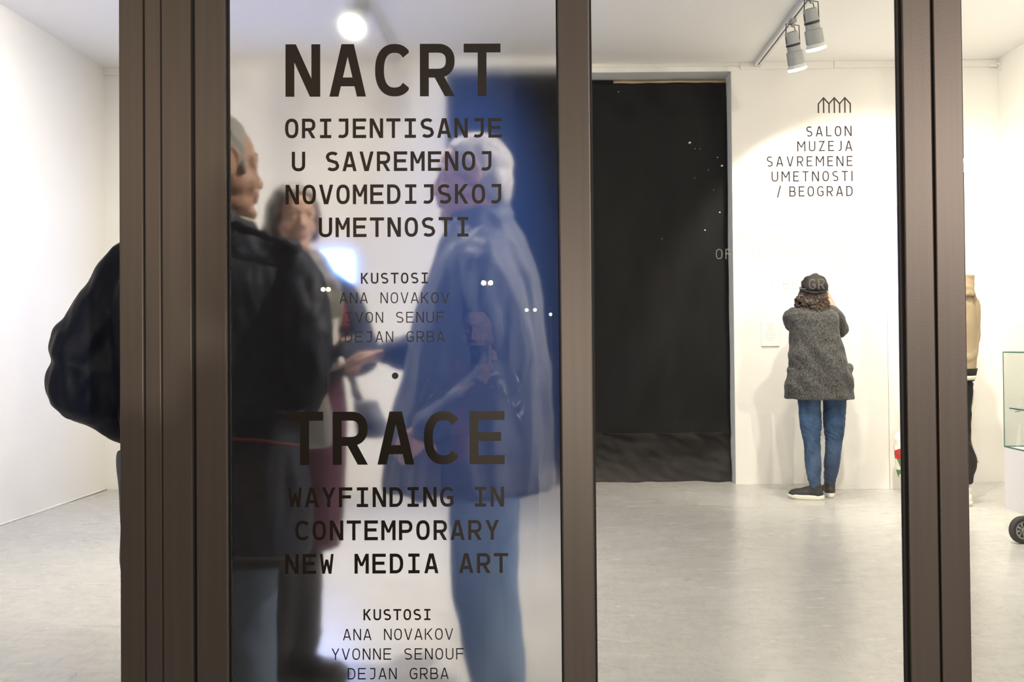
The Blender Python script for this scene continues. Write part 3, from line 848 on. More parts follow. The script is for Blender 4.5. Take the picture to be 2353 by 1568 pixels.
# white cable clip in the right corner of the ceiling strip
bm = bmesh.new(); c = at(2296, 150, 6.95)
tube(bm, [c + Vector((-.02, 0, .02)), c + Vector((0, -.01, .01)), c + Vector((.004, -.012, -.02)), c + Vector((-.004, -.008, -.032))], .009, 10)
tag(obj('cable_clip', bm, M['white_metal'], loc=c, smooth=True), 'small white cable clip in the upper right corner of the back wall', 'clip')
bm = bmesh.new()
box(bm, (XR - .07, YB - .04, zt0 - .004), (XR - .0005, YB - .0205, zt0 + .02))
bmesh.ops.translate(bm, verts=bm.verts, vec=(0, 0, 0))
tag(obj('trim_6', bm, M['wall'], bevel=.003), kind='structure')

# floral bag
bc = at(2088, 1000, 6.45)
fb = empty('tote_bag', (bc.x, 6.45, 0)); tag(fb, 'floral printed cloth bag leaning by the right door post', 'bag')
zb = at(2080, 1140, 6.45).z
top = at(2080, 992, 6.45).z
bm = bmesh.new()
hh = top
loft(bm, [(bc.x + .01, 6.47, .002, .035, .03, 0), (bc.x + .005, 6.46, .03, .05, .045, 0), (bc.x, 6.45, hh * .35, .085, .07, 0), (bc.x - .005, 6.45, hh * .72, .105, .075, 0), (bc.x, 6.46, hh * .9, .098, .05, 0), (bc.x + .01, 6.465, hh * .985, .085, .02, 0)], 32, 2.1)
fuse('bag_body', bm, .006, M['floral'], fb, disp=folds(.012, 16, 9, 2.0))
bm = bmesh.new(); tube(bm, [(bc.x - .07, 6.465, hh * .96), (bc.x, 6.465, hh * 1.0), (bc.x + .08, 6.465, hh * .97)], .013, 10, asp=.6)
obj('rim', bm, M['red'], fb, smooth=True)
bm = bmesh.new(); limb(bm, [(bc.x - .03, 6.46, hh * .97), (bc.x + .01, 6.45, hh * 1.12), (bc.x + .06, 6.46, hh * .97)], [.008, .007, .008], n=8)
obj('handle', bm, M['red'], fb, smooth=True)

# display case on castors
XD = 2.712
d1, zp0, zp1 = 5.15, .148, at(2303, 1027, 5.15).z
zg = at(2303, 811, 5.15).z
wD, dD = .62, .78
dc = empty('display_case', (XD + wD / 2, d1 - dD / 2, 0)); tag(dc, 'glass display case on a white plinth with castors, at the right edge', 'display case')
ys = d1 - dD
obj('plinth', B((XD, ys, zp0), (XD + wD, d1, zp1)), M['plinth'], dc, bevel=.003)
gz = zg
g = .006
def gl_panel(a, b): return obj('glass_panel', B(a, b), M['glass'], dc)
gl_panel((XD, ys, zp1 + .004), (XD + g, d1, gz)); gl_panel((XD + wD - g, ys, zp1 + .004), (XD + wD, d1, gz))
gl_panel((XD + g, d1 - g, zp1 + .004), (XD + wD - g, d1, gz)); gl_panel((XD + g, ys, zp1 + .004), (XD + wD - g, ys + g, gz))
gl_panel((XD, ys, gz), (XD + wD, d1, gz + g))
bm = bmesh.new(); e = .0035
for x in (XD - .0006, XD + wD - e):
    for y in (ys - .0006, d1 - e + .0006): box(bm, (x, y, zp1 + .004), (x + e, y + e, gz))
for z in (zp1, gz + .0008):
    box(bm, (XD - .001, ys - .001, z), (XD + e, d1 + .001, z + .006)); box(bm, (XD + wD - e, ys - .001, z), (XD + wD + .001, d1 + .001, z + .006))
    box(bm, (XD + e, d1 - e, z), (XD + wD - e, d1 + .001, z + .006)); box(bm, (XD + e, ys - .001, z), (XD + wD - e, ys + e, z + .006))
obj('glass_edge', bm, M['edge_glass'], dc)
zsh = at(2310, 938, 5.1).z
sh = obj('glass_shelf', B((XD + .02, ys + .02, zsh - .006), (XD + wD - .02, d1 - .03, zsh)), M['glass'], dc)
bm = bmesh.new(); box(bm, (XD + .018, ys + .02, zsh - .0065), (XD + .0205, d1 - .03, zsh + .0005)); box(bm, (XD + .0205, ys + .018, zsh - .0065), (XD + wD - .02, ys + .0205, zsh + .0005))
obj('shelf_edge', bm, M['edge_glass'], sh)
for y in (d1 - .12, ys + .12):
    bm = bmesh.new(); tube(bm, [(XD + .006, y, zsh - .013), (XD + .032, y, zsh - .013)], .006, 12); obj('shelf_stud', bm, M['steel'], sh, smooth=True)
def castor(cx, cy, yaw):
    root = obj('castor', B((cx - .045, cy - .04, zp0 - .008), (cx + .045, cy + .04, zp0 - .0005)), M['steel'], dc, bevel=.002)
    r = .076
    rot = Matrix.Rotation(yaw, 3, 'Z')
    wc = Vector((cx, cy, r)) + rot @ Vector((-.066, 0, 0))
    def disc(prof, n=40, skip=None):
        bm = bmesh.new(); vr = []
        for d, rr in prof: vr.append([bm.verts.new(wc + rot @ Vector((rr * math.cos(2 * PI * j / n), d, rr * math.sin(2 * PI * j / n)))) for j in range(n)])
        for a, b in zip(vr, vr[1:]):
            for j in range(n): bm.faces.new((a[j], a[(j + 1) % n], b[(j + 1) % n], b[j]))
        return bm
    obj('tyre', disc([(-.012, r * .66), (-.018, r * .70), (-.019, r * .93), (-.012, r), (.012, r), (.019, r * .93), (.018, r * .70), (.012, r * .66), (-.012, r * .66)]), M['tyre'], root, smooth=True)
    bm = disc([(-.013, r * .55), (-.015, r * .66), (.015, r * .66), (.013, r * .55), (-.013, r * .55)])
    bm2 = disc([(-.02, .001), (-.02, r * .26), (.02, r * .26), (.02, .001)], 20)
    tmp = bpy.data.meshes.new('t'); bm2.to_mesh(tmp); bm2.free(); bm.from_mesh(tmp); bpy.data.meshes.remove(tmp)
    for k in range(8):
        a = 2 * PI * k / 8 + .2
        u = Vector((math.cos(a), 0, math.sin(a)))
        tube(bm, [wc + rot @ (u * r * .2), wc + rot @ (u * r * .58)], .0075, 8)
    obj('wheel_rim', bm, M['steel'], root, smooth=False)
    obj('wheel_web', disc([(-.004, .001), (-.004, r * .6), (.004, r * .6), (.004, .001)]), M['tyre'], root)
    bm = bmesh.new()
    for s in (-1, 1):
        q = [Vector((-.066 - .012, s * .024, r - .014)), Vector((-.066 + .014, s * .024, r - .014)), Vector((.03, s * .024, zp0 - .008)), Vector((-.026, s * .024, zp0 - .008))]
        f = []
        for dy in (0, s * .003):
            f.append([bm.verts.new(Vector((cx, cy, 0)) + rot @ (v + Vector((0, dy, 0)))) for v in q])
        bm.faces.new(f[0]); bm.faces.new(f[1][::-1])
        for i in range(4): bm.faces.new((f[0][i], f[1][i], f[1][(i + 1) % 4], f[0][(i + 1) % 4]))
    tube(bm, [wc + rot @ Vector((0, -.03, 0)), wc + rot @ Vector((0, .03, 0))], .009, 12)
    obj('fork', bm, M['steel'], root)
castor(XD + .024, d1 - .255, 0.10)
castor(XD + wD - .06, d1 - .1, 0.6)
castor(XD + .06, ys + .09, -.4)
castor(XD + wD - .06, ys + .09, 1.0)

# ------------------------------------------------------------------ street lamps across the road, and twin lamps in place of car headlights (seen mirrored in the glass and on the frame)
def street_lamp(label, x, y, z, heads, rad, m, watt=0, colr=(1, .7, .4)):
    root = empty('street_lamp', (x, y, -.45)); tag(root, label, 'street lamp', 'street lamps behind the camera')
    bm = bmesh.new(); tube(bm, [(x, y, -.45), (x, y, .3), (x, y, z + .12)], [.06, .045, .03], 12)
    for hx in heads:
        if abs(hx) > .01: tube(bm, [(x, y, z + .11), (x + hx, y, z + .11)], .02, 8)
    obj('pole', bm, M['dark_metal'], root, smooth=True)
    for hx in heads:
        bm = bmesh.new(); ell(bm, (x + hx, y + .06, z), (rad, rad, rad)); obj('lamp_bulb', bm, m, root, smooth=True)
        bm = bmesh.new(); loft(bm, [(x + hx, y + .0, z + rad * .9, rad * 1.5, rad * 1.5, 0), (x + hx, y, z + rad * 1.5, rad * .6, rad * .6, 0)], 20, 2); obj('lamp_cap', bm, M['dark_metal'], root)
    if watt:
        L = bpy.data.lights.new('lamp_light', 'POINT'); L.energy = watt; L.color = colr; L.shadow_soft_size = rad
        lo = bpy.data.objects.new('lamp_light', L); col.objects.link(lo); lo.parent = root; lo.location = (heads[0], .25, z + .45 - rad * 1.2)
def mir(px, py, d):
    p = at(px, py, d + 3.0); return p.x, -d, p.z
for (px, py, dpx, d, rad) in ((751, 666, 12, 13, .042), (1120, 651, 16, 13, .048), (1220, 713, 19, 14, .034)):
    x, y, z = mir(px, py, d); hw = dpx / 2 * (d + 3) / 2000
    street_lamp('twin headed lamp standing in for car headlights, mirrored as yellow dots in the glass', x, y, z, (-hw, hw), rad, M['whitebulb'])
x, y, z = mir(1265, 723, 14); street_lamp('single street lamp mirrored as one dot beside the middle post', x, y, z, (0.0,), .032, M['whitebulb'])
x, y, z = mir(376, 380, 8.5)
street_lamp('tall orange street lamp glinting on the left door post', x, y, z, (0.0,), .10, M['sodium'], 220, (1, .76, .56))
x, y, z = mir(2192, 372, 8.0)
street_lamp('tall orange street lamp glinting on the right door post', x, y, z, (0.0,), .08, M['sodium'], 1700, (1, .84, .72))
x, y, z = mir(1326, 800, 7.5)  # low lamp added behind the camera to brighten the frame
street_lamp('added low bollard lamp lighting the shop front, mirrored in the middle post', x, y, z, (0.0,), .10, M['whitebulb'], 520, (1, .86, .70))

# ================================================================== PEOPLE
def facing(theta, tilt=0.0, roll=0.0):
    """theta: 0 looks along +Y (into the room), 90 along +X; tilt > 0 looks up"""
    return Matrix.Rotation(-R_(theta), 3, 'Z') @ Matrix.Rotation(R_(tilt), 3, 'X') @ Matrix.Rotation(R_(roll), 3, 'Y')

def head_into(bm, c, q, s=1.0):
    T = lambda x, y, z: Vector(c) + q @ (Vector((x, y, z)) * s)
    E = lambda p, r, rot=None, sub=3: ell(bm, T(*p), [k * s for k in r], q @ rot if rot is not None else q, sub)
    E((0, -.015, .036), (.075, .096, .086), sub=4)
    E((0, .028, -.020), (.060, .060, .086), sub=4)
    E((0, .040, .045), (.056, .048, .050))
    E((0, .026, -.072), (.052, .056, .036)); E((0, .078, -.097), (.025, .019, .018))
    tube(bm, [T(0, .084, .022), T(0, .098, -.006), T(0, .109, -.026)], [.007 * s, .0085 * s, .0105 * s], 10)
    E((0, .108, -.029), (.0115, .012, .010))
    for sx in (-1, 1):
        E((sx * .0115, .098, -.032), (.008, .010, .008))
        E((sx * .038, .058, -.030), (.024, .018, .028)); E((sx * .050, .02, -.03), (.018, .04, .03))
        E((sx * .0775, -.006, .000), (.0085, .018, .031), Matrix.Rotation(.25 * sx, 3, 'Z'))
        rim = [T(sx * (.083 + .004 * math.sin(a)), -.008 - .019 * math.cos(a), .002 + .032 * math.sin(a)) for a in [R_(k) for k in range(-70, 200, 18)]]
        tube(bm, rim, .0042 * s, 8)
        tube(bm, [T(sx * .008, .086, .030), T(sx * .030, .082, .031), T(sx * .050, .064, .024)], .0085 * s, 10)
        E((sx * .032, .0745, .0190), (.0185, .0120, .0070)); E((sx * .032, .0735, .0015), (.0175, .0115, .0062)); E((sx * .049, .064, .010), (.008, .010, .010))
    E((0, .090, -.052), (.024, .012, .014)); E((0, .093, -.0575), (.021, .009, .0055)); E((0, .091, -.068), (.018, .0095, .0065))

def face_parts(root, c, q, s=1.0, brow='brow', blink=False):
    T = lambda x, y, z: Vector(c) + q @ (Vector((x, y, z)) * s)
    for sx in (-1, 1):
        bm = bmesh.new(); ell(bm, T(sx * .032, .0715, .0102), [.0118 * s] * 3, q, 3)
        e = obj('eye', bm, M['eye_white'], root, smooth=True)
        bm = bmesh.new(); ell(bm, T(sx * .0325, .0815, .0102), (.0056 * s, .0026 * s, .0056 * s), q, 2)
        obj('iris', bm, M['eye_dark'], e, smooth=True)
        bm = bmesh.new(); tube(bm, spline([T(sx * .014, .0905, .030), T(sx * .032, .0860, .036), T(sx * .050, .0680, .030)], 4), interp([.0022 * s, .0034 * s, .0014 * s], 4), 8)
        obj('eyebrow', bm, M[brow], root, smooth=True)
    bm = bmesh.new(); ell(bm, T(0, .0930, -.0572), (.0195 * s, .009 * s, .0042 * s), q, 3); ell(bm, T(0, .0915, -.0665), (.0165 * s, .0092 * s, .0052 * s), q, 3)
    obj('lips', bm, M['lip'], root, smooth=True)

def hand_into(bm, wrist, d, pn, curl=0.5, s=1.0, thumb=1, spread=.0):
    """wrist point, direction of the fingers, palm normal; thumb = +1/-1 picks its side; curl in radians per knuckle"""
    d = Vector(d).normalized(); pn = Vector(pn); pn = (pn - d * pn.dot(d)).normalized()
    lat = d.cross(pn) * thumb
    wv = Vector(wrist)
    tube(bm, [wv - d * .02 * s, wv + d * .02 * s, wv + d * .055 * s, wv + d * .086 * s], [.022 * s, .030 * s, .037 * s, .036 * s], 14, asp=.42, side=lat)
    for i, (off, ln, r) in enumerate(((.029, .072, .0086), (.0095, .080, .0090), (-.0105, .074, .0086), (-.029, .058, .0076))):
        base = wv + d * (.086 - abs(off) * .12) * s + lat * off * s
        dd = (d + lat * off * spread * 10).normalized(); p = base; pts = [p - dd * .012 * s, p]; a = curl * (.55 + .1 * i)
        for f in (.44, .32, .24):
            dd = (dd * math.cos(a) + pn * math.sin(a)).normalized(); pn2 = pn
            p = p + dd * ln * f * s; pts.append(p); a = curl * (.8 + .08 * i)
            # keep turning in the plane of dd and the palm normal
            pn = (pn - dd * pn.dot(dd)).normalized()
        pn = pn2; pn = (Vector(pn) - d * Vector(pn).dot(d)).normalized()
        limb(bm, pts, [r * s, r * 1.03 * s, r * .98 * s, r * .92 * s, r * .80 * s], 3, n=10)
    b = wv + d * .022 * s + lat * .024 * s
    t1 = b + (d * .55 + lat * .75 + pn * .35).normalized() * .036 * s
    t2 = t1 + (d * .85 + lat * .35 + pn * .45).normalized() * .030 * s
    t3 = t2 + (d * .95 + lat * .05 + pn * .35).normalized() * .024 * s
    limb(bm, [b, t1, t2, t3], [.0135 * s, .0115 * s, .0098 * s, .0082 * s], 3, n=10)

def body(name, label, J, skin, base, voxel=.0045):
    """one continuous figure: head, neck, trunk, arms, hands and legs"""
    bm = bmesh.new()
    s = J.get('s', 1.0); q = J['q']; hc = Vector(J['head'])
    head_into(bm, hc, q, J.get('hs', s))
    hs = J.get('hs', s)
    chest, pel = Vector(J['chest']), Vector(J['pelvis'])
    nk = hc + q @ Vector((0, -.022, -.062)) * hs
    limb(bm, [hc + q @ Vector((0, -.02, -.02)) * hs, nk, chest + Vector((0, 0, .10)) * s, chest + Vector((0, 0, .02)) * s], [.052 * s, .050 * s, .056 * s, .085 * s], n=16)
    ax = (Vector(J['shoulder'][1]) - Vector(J['shoulder'][0])).normalized()
    yaw = math.atan2(ax.y, ax.x); Q = Matrix.Rotation(yaw, 3, 'Z')
    k = J.get('trunk', 1.0)
    ell(bm, chest + Vector((0, 0, -.06)) * s, (.135 * s * k, .085 * s * k, .17 * s), Q); ell(bm, (chest + pel) / 2, (.115 * s * k, .078 * s * k, .20 * s), Q); ell(bm, pel, (.13 * s * k, .085 * s * k, .12 * s), Q)
    for i in (0, 1):
        sh, el, wr = (Vector(J[n][i]) for n in ('shoulder', 'elbow', 'wrist'))
        limb(bm, [chest + Vector((0, 0, .02)) * s + (sh - chest) * .35, sh], [.058 * s, .050 * s], n=14)
        limb(bm, [sh, (sh + el) / 2, el, el + (wr - el) * .35, wr], [.048 * s, .042 * s, .036 * s, .038 * s, .024 * s], n=14)
        h = J['hand'][i]
        hand_into(bm, wr, *h)
        hp, kn, an = (Vector(J[n][i]) for n in ('hip', 'knee', 'ankle'))
        limb(bm, [pel + (hp - pel) * .5, hp, (hp + kn) / 2, kn, kn + (an - kn) * .35, an], [.075 * s * k, .072 * s * k, .062 * s * k, .046 * s, .046 * s, .031 * s], n=14)
        fd = Vector(J['foot'][i]).normalized()
        limb(bm, [an, an + Vector((0, 0, -.035)), an + fd * .07 + Vector((0, 0, -.054)), an + fd * .14 + Vector((0, 0, -.060))], [.030 * s, .028 * s, .020 * s, .013 * s], n=12)
    o = fuse(name, bm, voxel, skin, None, base, smooth=7)
    tag(o, label, 'person')
    return o

def shoe(root, an, fd, floor_z, up='leather', sole='leather', L=.275, wd=.047, high=.11, kind='shoe'):
    """an: ankle joint; fd: toe direction"""
    fd = Vector(fd); fd.z = 0; fd.normalize(); lat = Vector((fd.y, -fd.x, 0))
    heel = Vector((an[0], an[1], floor_z)) - fd * .065
    P = lambda x, y, z: heel + lat * x + fd * y + Vector((0, 0, z))
    Q = Matrix((lat, fd, Vector((0, 0, 1)))).transposed()
    bm = bmesh.new()
    ell(bm, P(0, .062, .050), (wd * .86, .058, .046), Q); ell(bm, P(0, L * .62, .042), (wd * .93, L * .34, .036), Q); ell(bm, P(0, L * .80, .036), (wd * .86, L * .185, .026), Q)
    tube(bm, [P(0, .062, .04), P(0, .058, .08), P(0, .056, high)], [wd * .84, wd * .86, wd * .88], 16, cap=True)
    limb(bm, [P(0, L * .40, .075), P(0, L * .55, .064), P(0, L * .68, .055)], [.024, .022, .014], n=12)
    o = fuse(kind, bm, .005, M[up], root, smooth=3)
    bm = bmesh.new(); n = 36; rings = []
    def outl(k):
        out = []
        for j in range(n):
            a = 2 * PI * j / n; ca, sa = math.cos(a), math.sin(a)
            y = L * .5 + L * .5 * sa * (1.0 if sa > 0 else 1.0)
            wv = wd * (1.0 if sa > 0 else .82 + .18 * (1 + sa)) * (.93 if abs(sa) < .3 else 1)
            x = wv * math.copysign(abs(ca) ** .75, ca)
            out.append((x * k, L * .5 + (y - L * .5) * k))
        return out
    for z, k in ((.001, .95), (.010, 1.0), (.026, 1.03), (.034, .98)):
        rings.append([bm.verts.new(P(x, y, z + (.010 * max(0, (y / L - .75) * 4) if z < .015 else 0) + (.006 * math.cos(y / L * 26) if .02 < z < .03 and sole == 'shoe_white' else 0))) for x, y in outl(k)])
    for a, b in zip(rings, rings[1:]):
        for j in range(n): bm.faces.new((a[j], a[(j + 1) % n], b[(j + 1) % n], b[j]))
    bm.faces.new(rings[0][::-1]); bm.faces.new(rings[-1])
    obj('sole', bm, M[sole], o, smooth=True)
    return o

def LR(cx, hw, py, Y, dy=0): return at(cx, py, Y + dy)
def trousers(name, root, J, m, r, disp=None, voxel=.008, waist=.0, smooth=4, hemlift=.04, knee_k=1.0):
    """r = radii at hip, mid thigh, knee, calf, hem"""
    bm = bmesh.new(); pel = Vector(J['pelvis'])
    ax = (Vector(J['hip'][1]) - Vector(J['hip'][0])); hw = ax.length / 2
    yaw = math.atan2(ax.y, ax.x)
    loft(bm, [(pel.x, pel.y, pel.z - .10, hw + r[0] * .80, r[0] * 1.15, yaw), (pel.x, pel.y, pel.z, hw + r[0] * .88, r[0] * 1.28, yaw), (pel.x, pel.y, pel.z + .12 + waist, hw + r[0] * .70, r[0] * 1.12, yaw)], 32)
    for i in (0, 1):
        hp, kn, an = (Vector(J[n][i]) for n in ('hip', 'knee', 'ankle'))
        hem = an + Vector((0, 0, hemlift))
        tube(bm, spline([hp, (hp + kn) / 2, kn, kn + (an - kn) * .42, hem], 5), interp([r[0], r[1], r[2], r[3], r[4]], 5), 20, cap=False)
    return fuse(name, bm, voxel, M[m], root, smooth=smooth, disp=disp)

def hair_mesh(root, c, q, s, shells, m, noise_amp=.004, fr=30, voxel=.005, name='hair', stretch=.35, line=(.064, .088), vol=1.0):
    bm = bmesh.new()
    ell(bm, Vector(c) + q @ (Vector((0, -.016, .040)) * s), [k * s * vol for k in (.081, .101, .0905)], q, 4)
    bmesh.ops.bisect_plane(bm, geom=bm.verts[:] + bm.edges[:] + bm.faces[:], plane_co=Vector(c) + q @ (Vector((0, line[0], line[1])) * s), plane_no=q @ Vector((0, .816, -.577)), clear_outer=True)
    bmesh.ops.holes_fill(bm, edges=[e for e in bm.edges if e.is_boundary])
    for p, r in shells: ell(bm, Vector(c) + q @ (Vector(p) * s), [k * s for k in r], q, 3)
    def dsp(co, nn):
        l = q.transposed() @ (co - Vector(c))
        return noise_amp * (noise.noise(Vector((l.x * fr, l.y * fr, l.z * fr * stretch))) + .5 * noise.noise(Vector((l.x * fr * 2.7, l.y * fr * 2.7, l.z * fr * stretch * 2))))
    return fuse(name, bm, voxel, M[m], root, smooth=2, disp=dsp)

V = Vector
# ---------------------------------------------------------------- man in the navy coat, close behind the left post
Y = 2.0
P = lambda px, py, dy=0.0: at(px, py, Y + dy)
hc = P(500, 390, 0.0)
qA = facing(41, 2)
J = dict(head=hc, q=qA, hs=1.03, s=1.03, trunk=1.15, chest=P(482, 640), pelvis=P(488, 985),
         shoulder=[P(336, 618, .0), P(645, 612, .05)], elbow=[P(165, 868, -.05), P(712, 815, .02)], wrist=[P(290, 985, .08), P(668, 1010, .10)],
         hand=[((.55, .35, -.8), (.6, .3, .5), .5, 1.0, 1), ((-.25, .4, -.9), (-1, 0, .1), .5, 1.0, -1)],
         hip=[P(372, 1030), P(565, 1010)], knee=[P(374, 1440), P(562, 1440, .03)], ankle=[V((P(375, 1500).x, 2.0, .085)), V((P(562, 1500).x, 2.05, .085))],
         foot=[(-.25, 1, 0), (.35, 1, 0)])
A = body('person', 'grey haired man in a long navy coat, back turned, close behind the left post', J, M['skin'], (P(480, 900).x, 2.0, 0))
face_parts(A, hc, qA, 1.03)
hair_mesh(A, hc, qA, 1.03, [((0, -.055, .0), (.072, .062, .085)), ((.066, -.006, .036), (.016, .046, .040)), ((-.066, -.006, .036), (.016, .046, .040)),
    ((.071, .024, .004), (.010, .013, .028)), ((-.071, .024, .004), (.010, .013, .028))], 'hair_grey', .005, 40, line=(.060, .088))
bm = bmesh.new()
rg = lambda cx, py, hw, dep, dy=0, yaw=0.12: (at(cx, py, Y + dy).x, Y + dy, at(cx, py, Y + dy).z, hw * Y / FPX, dep, yaw)
loft(bm, [rg(516, 1280, 196, .125), rg(516, 1240, 197, .128), rg(513, 1100, 195, .130), rg(505, 1000, 196, .132), rg(488, 900, 204, .135), rg(484, 760, 204, .138), rg(482, 660, 198, .133), rg(482, 610, 186, .120), rg(484, 572, 158, .098, .02), rg(492, 540, 118, .078, .03), rg(505, 512, 80, .068, .03)], 48, 2.4)
# right sleeve with its hand in the pocket
limb(bm, [P(630, 604, .02), P(672, 640, .01), P(700, 730, -.03), P(706, 830, -.045), P(690, 900, -.02), P(664, 985, .02)], [.060, .066, .062, .058, .054, .050], n=18)
# left sleeve, elbow pushed out
limb(bm, [P(330, 606, .0), P(298, 622, -.02), P(240, 720, -.04), P(184, 812, -.055)], [.056, .060, .064, .060], n=18)
limb(bm, [P(178, 786, -.055), P(170, 800, -.055)], [.054, .050], n=16)
limb(bm, [P(172, 868, -.06), P(186, 898, -.05), P(262, 938, .02), P(320, 975, .06)], [.060, .064, .058, .050], n=18)
limb(bm, [P(132, 870, -.06), P(150, 905, -.055)], [.026, .030], n=12)
limb(bm, [P(235, 962, .01), P(275, 965, .03)], [.024, .024], n=12)
limb(bm, [P(270, 700, -.01), P(240, 840, -.02), P(262, 930, .01)], [.05, .075, .052], n=14)
# yoke edge and collar
limb(bm, [P(540, 520, -.060), P(600, 538, -.068), P(650, 558, -.055), P(680, 570, -.02)], [.012, .016, .018, .018], n=12)
coat = fuse('coat', bm, .007, M['navy'], A, smooth=2, disp=lambda co, nn: folds(.014, 8, 4.2, 1.5, .7)(co, nn) + folds(.007, 19, 9, 7.0, -.8)(co, nn))
bm = bmesh.new()
ring = [hc + qA @ (V((.067 * math.cos(a), -.030 + .066 * math.sin(a), -.118 - .014 * math.sin(a)))) for a in [2 * PI * k / 24 for k in range(25)]]
tube(bm, ring, .017, 10, asp=1.5); tube(bm, [p + V((0, 0, -.025)) for p in ring], .022, 10, asp=1.3)
fuse('collar', bm, .005, M['navy_dk'], coat, smooth=3)
bm = bmesh.new()
ell(bm, hc + V((.02, .06, -.12)), (.055, .05, .022), None, 3)
obj('shirt_collar', bm, M['offwhite'], A, smooth=True)
bm = bmesh.new(); limb(bm, [P(520, 1008, -.150), P(600, 1012, -.146), P(650, 1020, -.132), P(690, 1022, -.10)], [.003, .0035, .0035, .003], n=8); obj('piping', bm, M['red'], coat, smooth=True)
bm = bmesh.new(); limb(bm, [P(520, 1283, -.136), P(600, 1285, -.13), P(660, 1285, -.115), P(706, 1283, -.06)], [.006, .006, .006, .005], n=8); obj('hem', bm, M['trouser_dk'], coat, smooth=True)
bm = bmesh.new()
for z in (0,):
    pl = [P(640, 948, -.10), P(672, 955, -.085), P(698, 945, -.06)]
    limb(bm, pl, [.010, .011, .009], n=8, asp=.5)
obj('pocket_flap', bm, M['navy_dk'], coat, smooth=True)
trousers('jeans', A, J, 'denim', (.095, .088, .076, .072, .066), disp=lambda co, nn: folds(.006, 10, 5, 3.0, .8)(co, nn))
for i in (0, 1): shoe(A, J['ankle'][i], J['foot'][i], 0.0)

# ---------------------------------------------------------------- woman behind him, turned to the right
Y = 3.05
P = lambda px, py, dy=0.0: at(px, py, Y + dy)
hc = P(684, 510)
qW = facing(146, -2)
J = dict(head=hc, q=qW, hs=.96, s=.96, trunk=1.1, chest=P(690, 655), pelvis=P(690, 925),
         shoulder=[P(772, 655, .06), P(612, 655, -.06)], elbow=[P(828, 800, .02), P(585, 800, -.10)], wrist=[P(780, 800, -.14), P(660, 780, -.24)],
         hand=[((-.55, -.5, .6), (-.5, .1, .2), .55, .95, -1), ((.6, -.3, .3), (.3, .5, .3), .6, .95, 1)],
         hip=[P(735, 950, .03), P(640, 950, -.02)], knee=[P(700, 1230, .0), P(650, 1230, -.06)], ankle=[V((P(690, 1450, 0).x, 3.07, .085)), V((P(640, 1450).x, 2.98, .085))],
         foot=[(1, -.25, 0), (.7, -.7, 0)])
Wm = body('person', 'grey haired woman in burgundy facing us, blurred between the two men', J, M['skin_pale'], (P(690, 900).x, 3.05, 0))
face_parts(Wm, hc, qW, .96)
hair_mesh(Wm, hc, qW, .96, [((0, -.050, -.01), (.086, .068, .10)), ((.074, -.008, .0), (.024, .052, .078)), ((-.074, -.008, .0), (.024, .052, .078)), ((.045, .052, .082), (.036, .026, .022)), ((.07, -.03, -.05), (.035, .05, .045))], 'hair_dkgrey', .008, 26, line=(.074, .088), vol=1.06)
rg = lambda cx, py, hw, dep, dy=0, yaw=.35: (at(cx, py, Y + dy).x, Y + dy, at(cx, py, Y + dy).z, hw * Y / FPX, dep, yaw)
bm = bmesh.new()
loft(bm, [rg(692, 1250, 92, .13), rg(694, 1180, 98, .14), rg(694, 1050, 104, .14), rg(694, 950, 106, .14), rg(694, 850, 98, .13), rg(694, 760, 92, .12)], 40, 2.2)
fuse('skirt', bm, .009, M['burgundy'], Wm, smooth=3, disp=folds(.014, 12, 2.2, 4))
bm = bmesh.new()
loft(bm, [rg(698, 866, 112, .145), rg(698, 820, 110, .145), rg(695, 740, 100, .135), rg(692, 670, 96, .125), rg(690, 630, 82, .105), rg(687, 604, 56, .08), rg(686, 585, 40, .065)], 40, 2.3)
limb(bm, [P(760, 655, .05), P(790, 690, .04), P(825, 780, .02), P(832, 812, .0), P(810, 822, -.08), P(785, 812, -.13)], [.062, .070, .070, .072, .062, .050], n=16)
limb(bm, [P(620, 655, -.05), P(600, 690, -.06), P(588, 790, -.10), P(600, 805, -.14), P(650, 785, -.22)], [.062, .064, .062, .060, .046], n=16)
jk = fuse('jacket', bm, .009, M['navy'], Wm, smooth=3, disp=folds(.010, 9, 4, 6))
bm = bmesh.new()
limb(bm, [P(690, 588, -.04), P(735, 610, -.10), P(755, 680, -.15), P(752, 740, -.16), P(745, 768, -.16)], [.040, .050, .060, .056, .040], n=16, asp=.55)
limb(bm, [P(680, 590, -.04), P(700, 620, -.11), P(705, 700, -.17), P(700, 760, -.17)], [.036, .045, .05, .04], n=16, asp=.55)
fuse('scarf', bm, .008, M['olive'], Wm, smooth=3, disp=folds(.010, 22, 9, 2))
bm = bmesh.new(); limb(bm, [P(724, 690, -.195), P(730, 735, -.20), P(742, 770, -.20)], [.011, .013, .010], n=10); limb(bm, [P(790, 690, -.13), P(797, 730, -.11), P(800, 750, -.10)], [.010, .012, .010], n=10)
obj('red_trim', bm, M['scarf_red'], Wm, smooth=True)
J2 = dict(J); trousers('trousers', Wm, J2, 'trouser_dk', (.092, .088, .080, .078, .078), voxel=.009, disp=folds(.006, 10, 5, 3))
for i in (0, 1):
    sh = shoe(Wm, J['ankle'][i], J['foot'][i], 0.0, high=.17, kind='boot', L=.26)
    bm = bmesh.new(); an = V(J['ankle'][i]); tube(bm, [an + V((0.005, 0, .03)), an + V((.006, 0, .07))], [.070, .078], 18, cap=True); obj('fur_cuff', bm, M['trouser_dk'], sh, smooth=True)
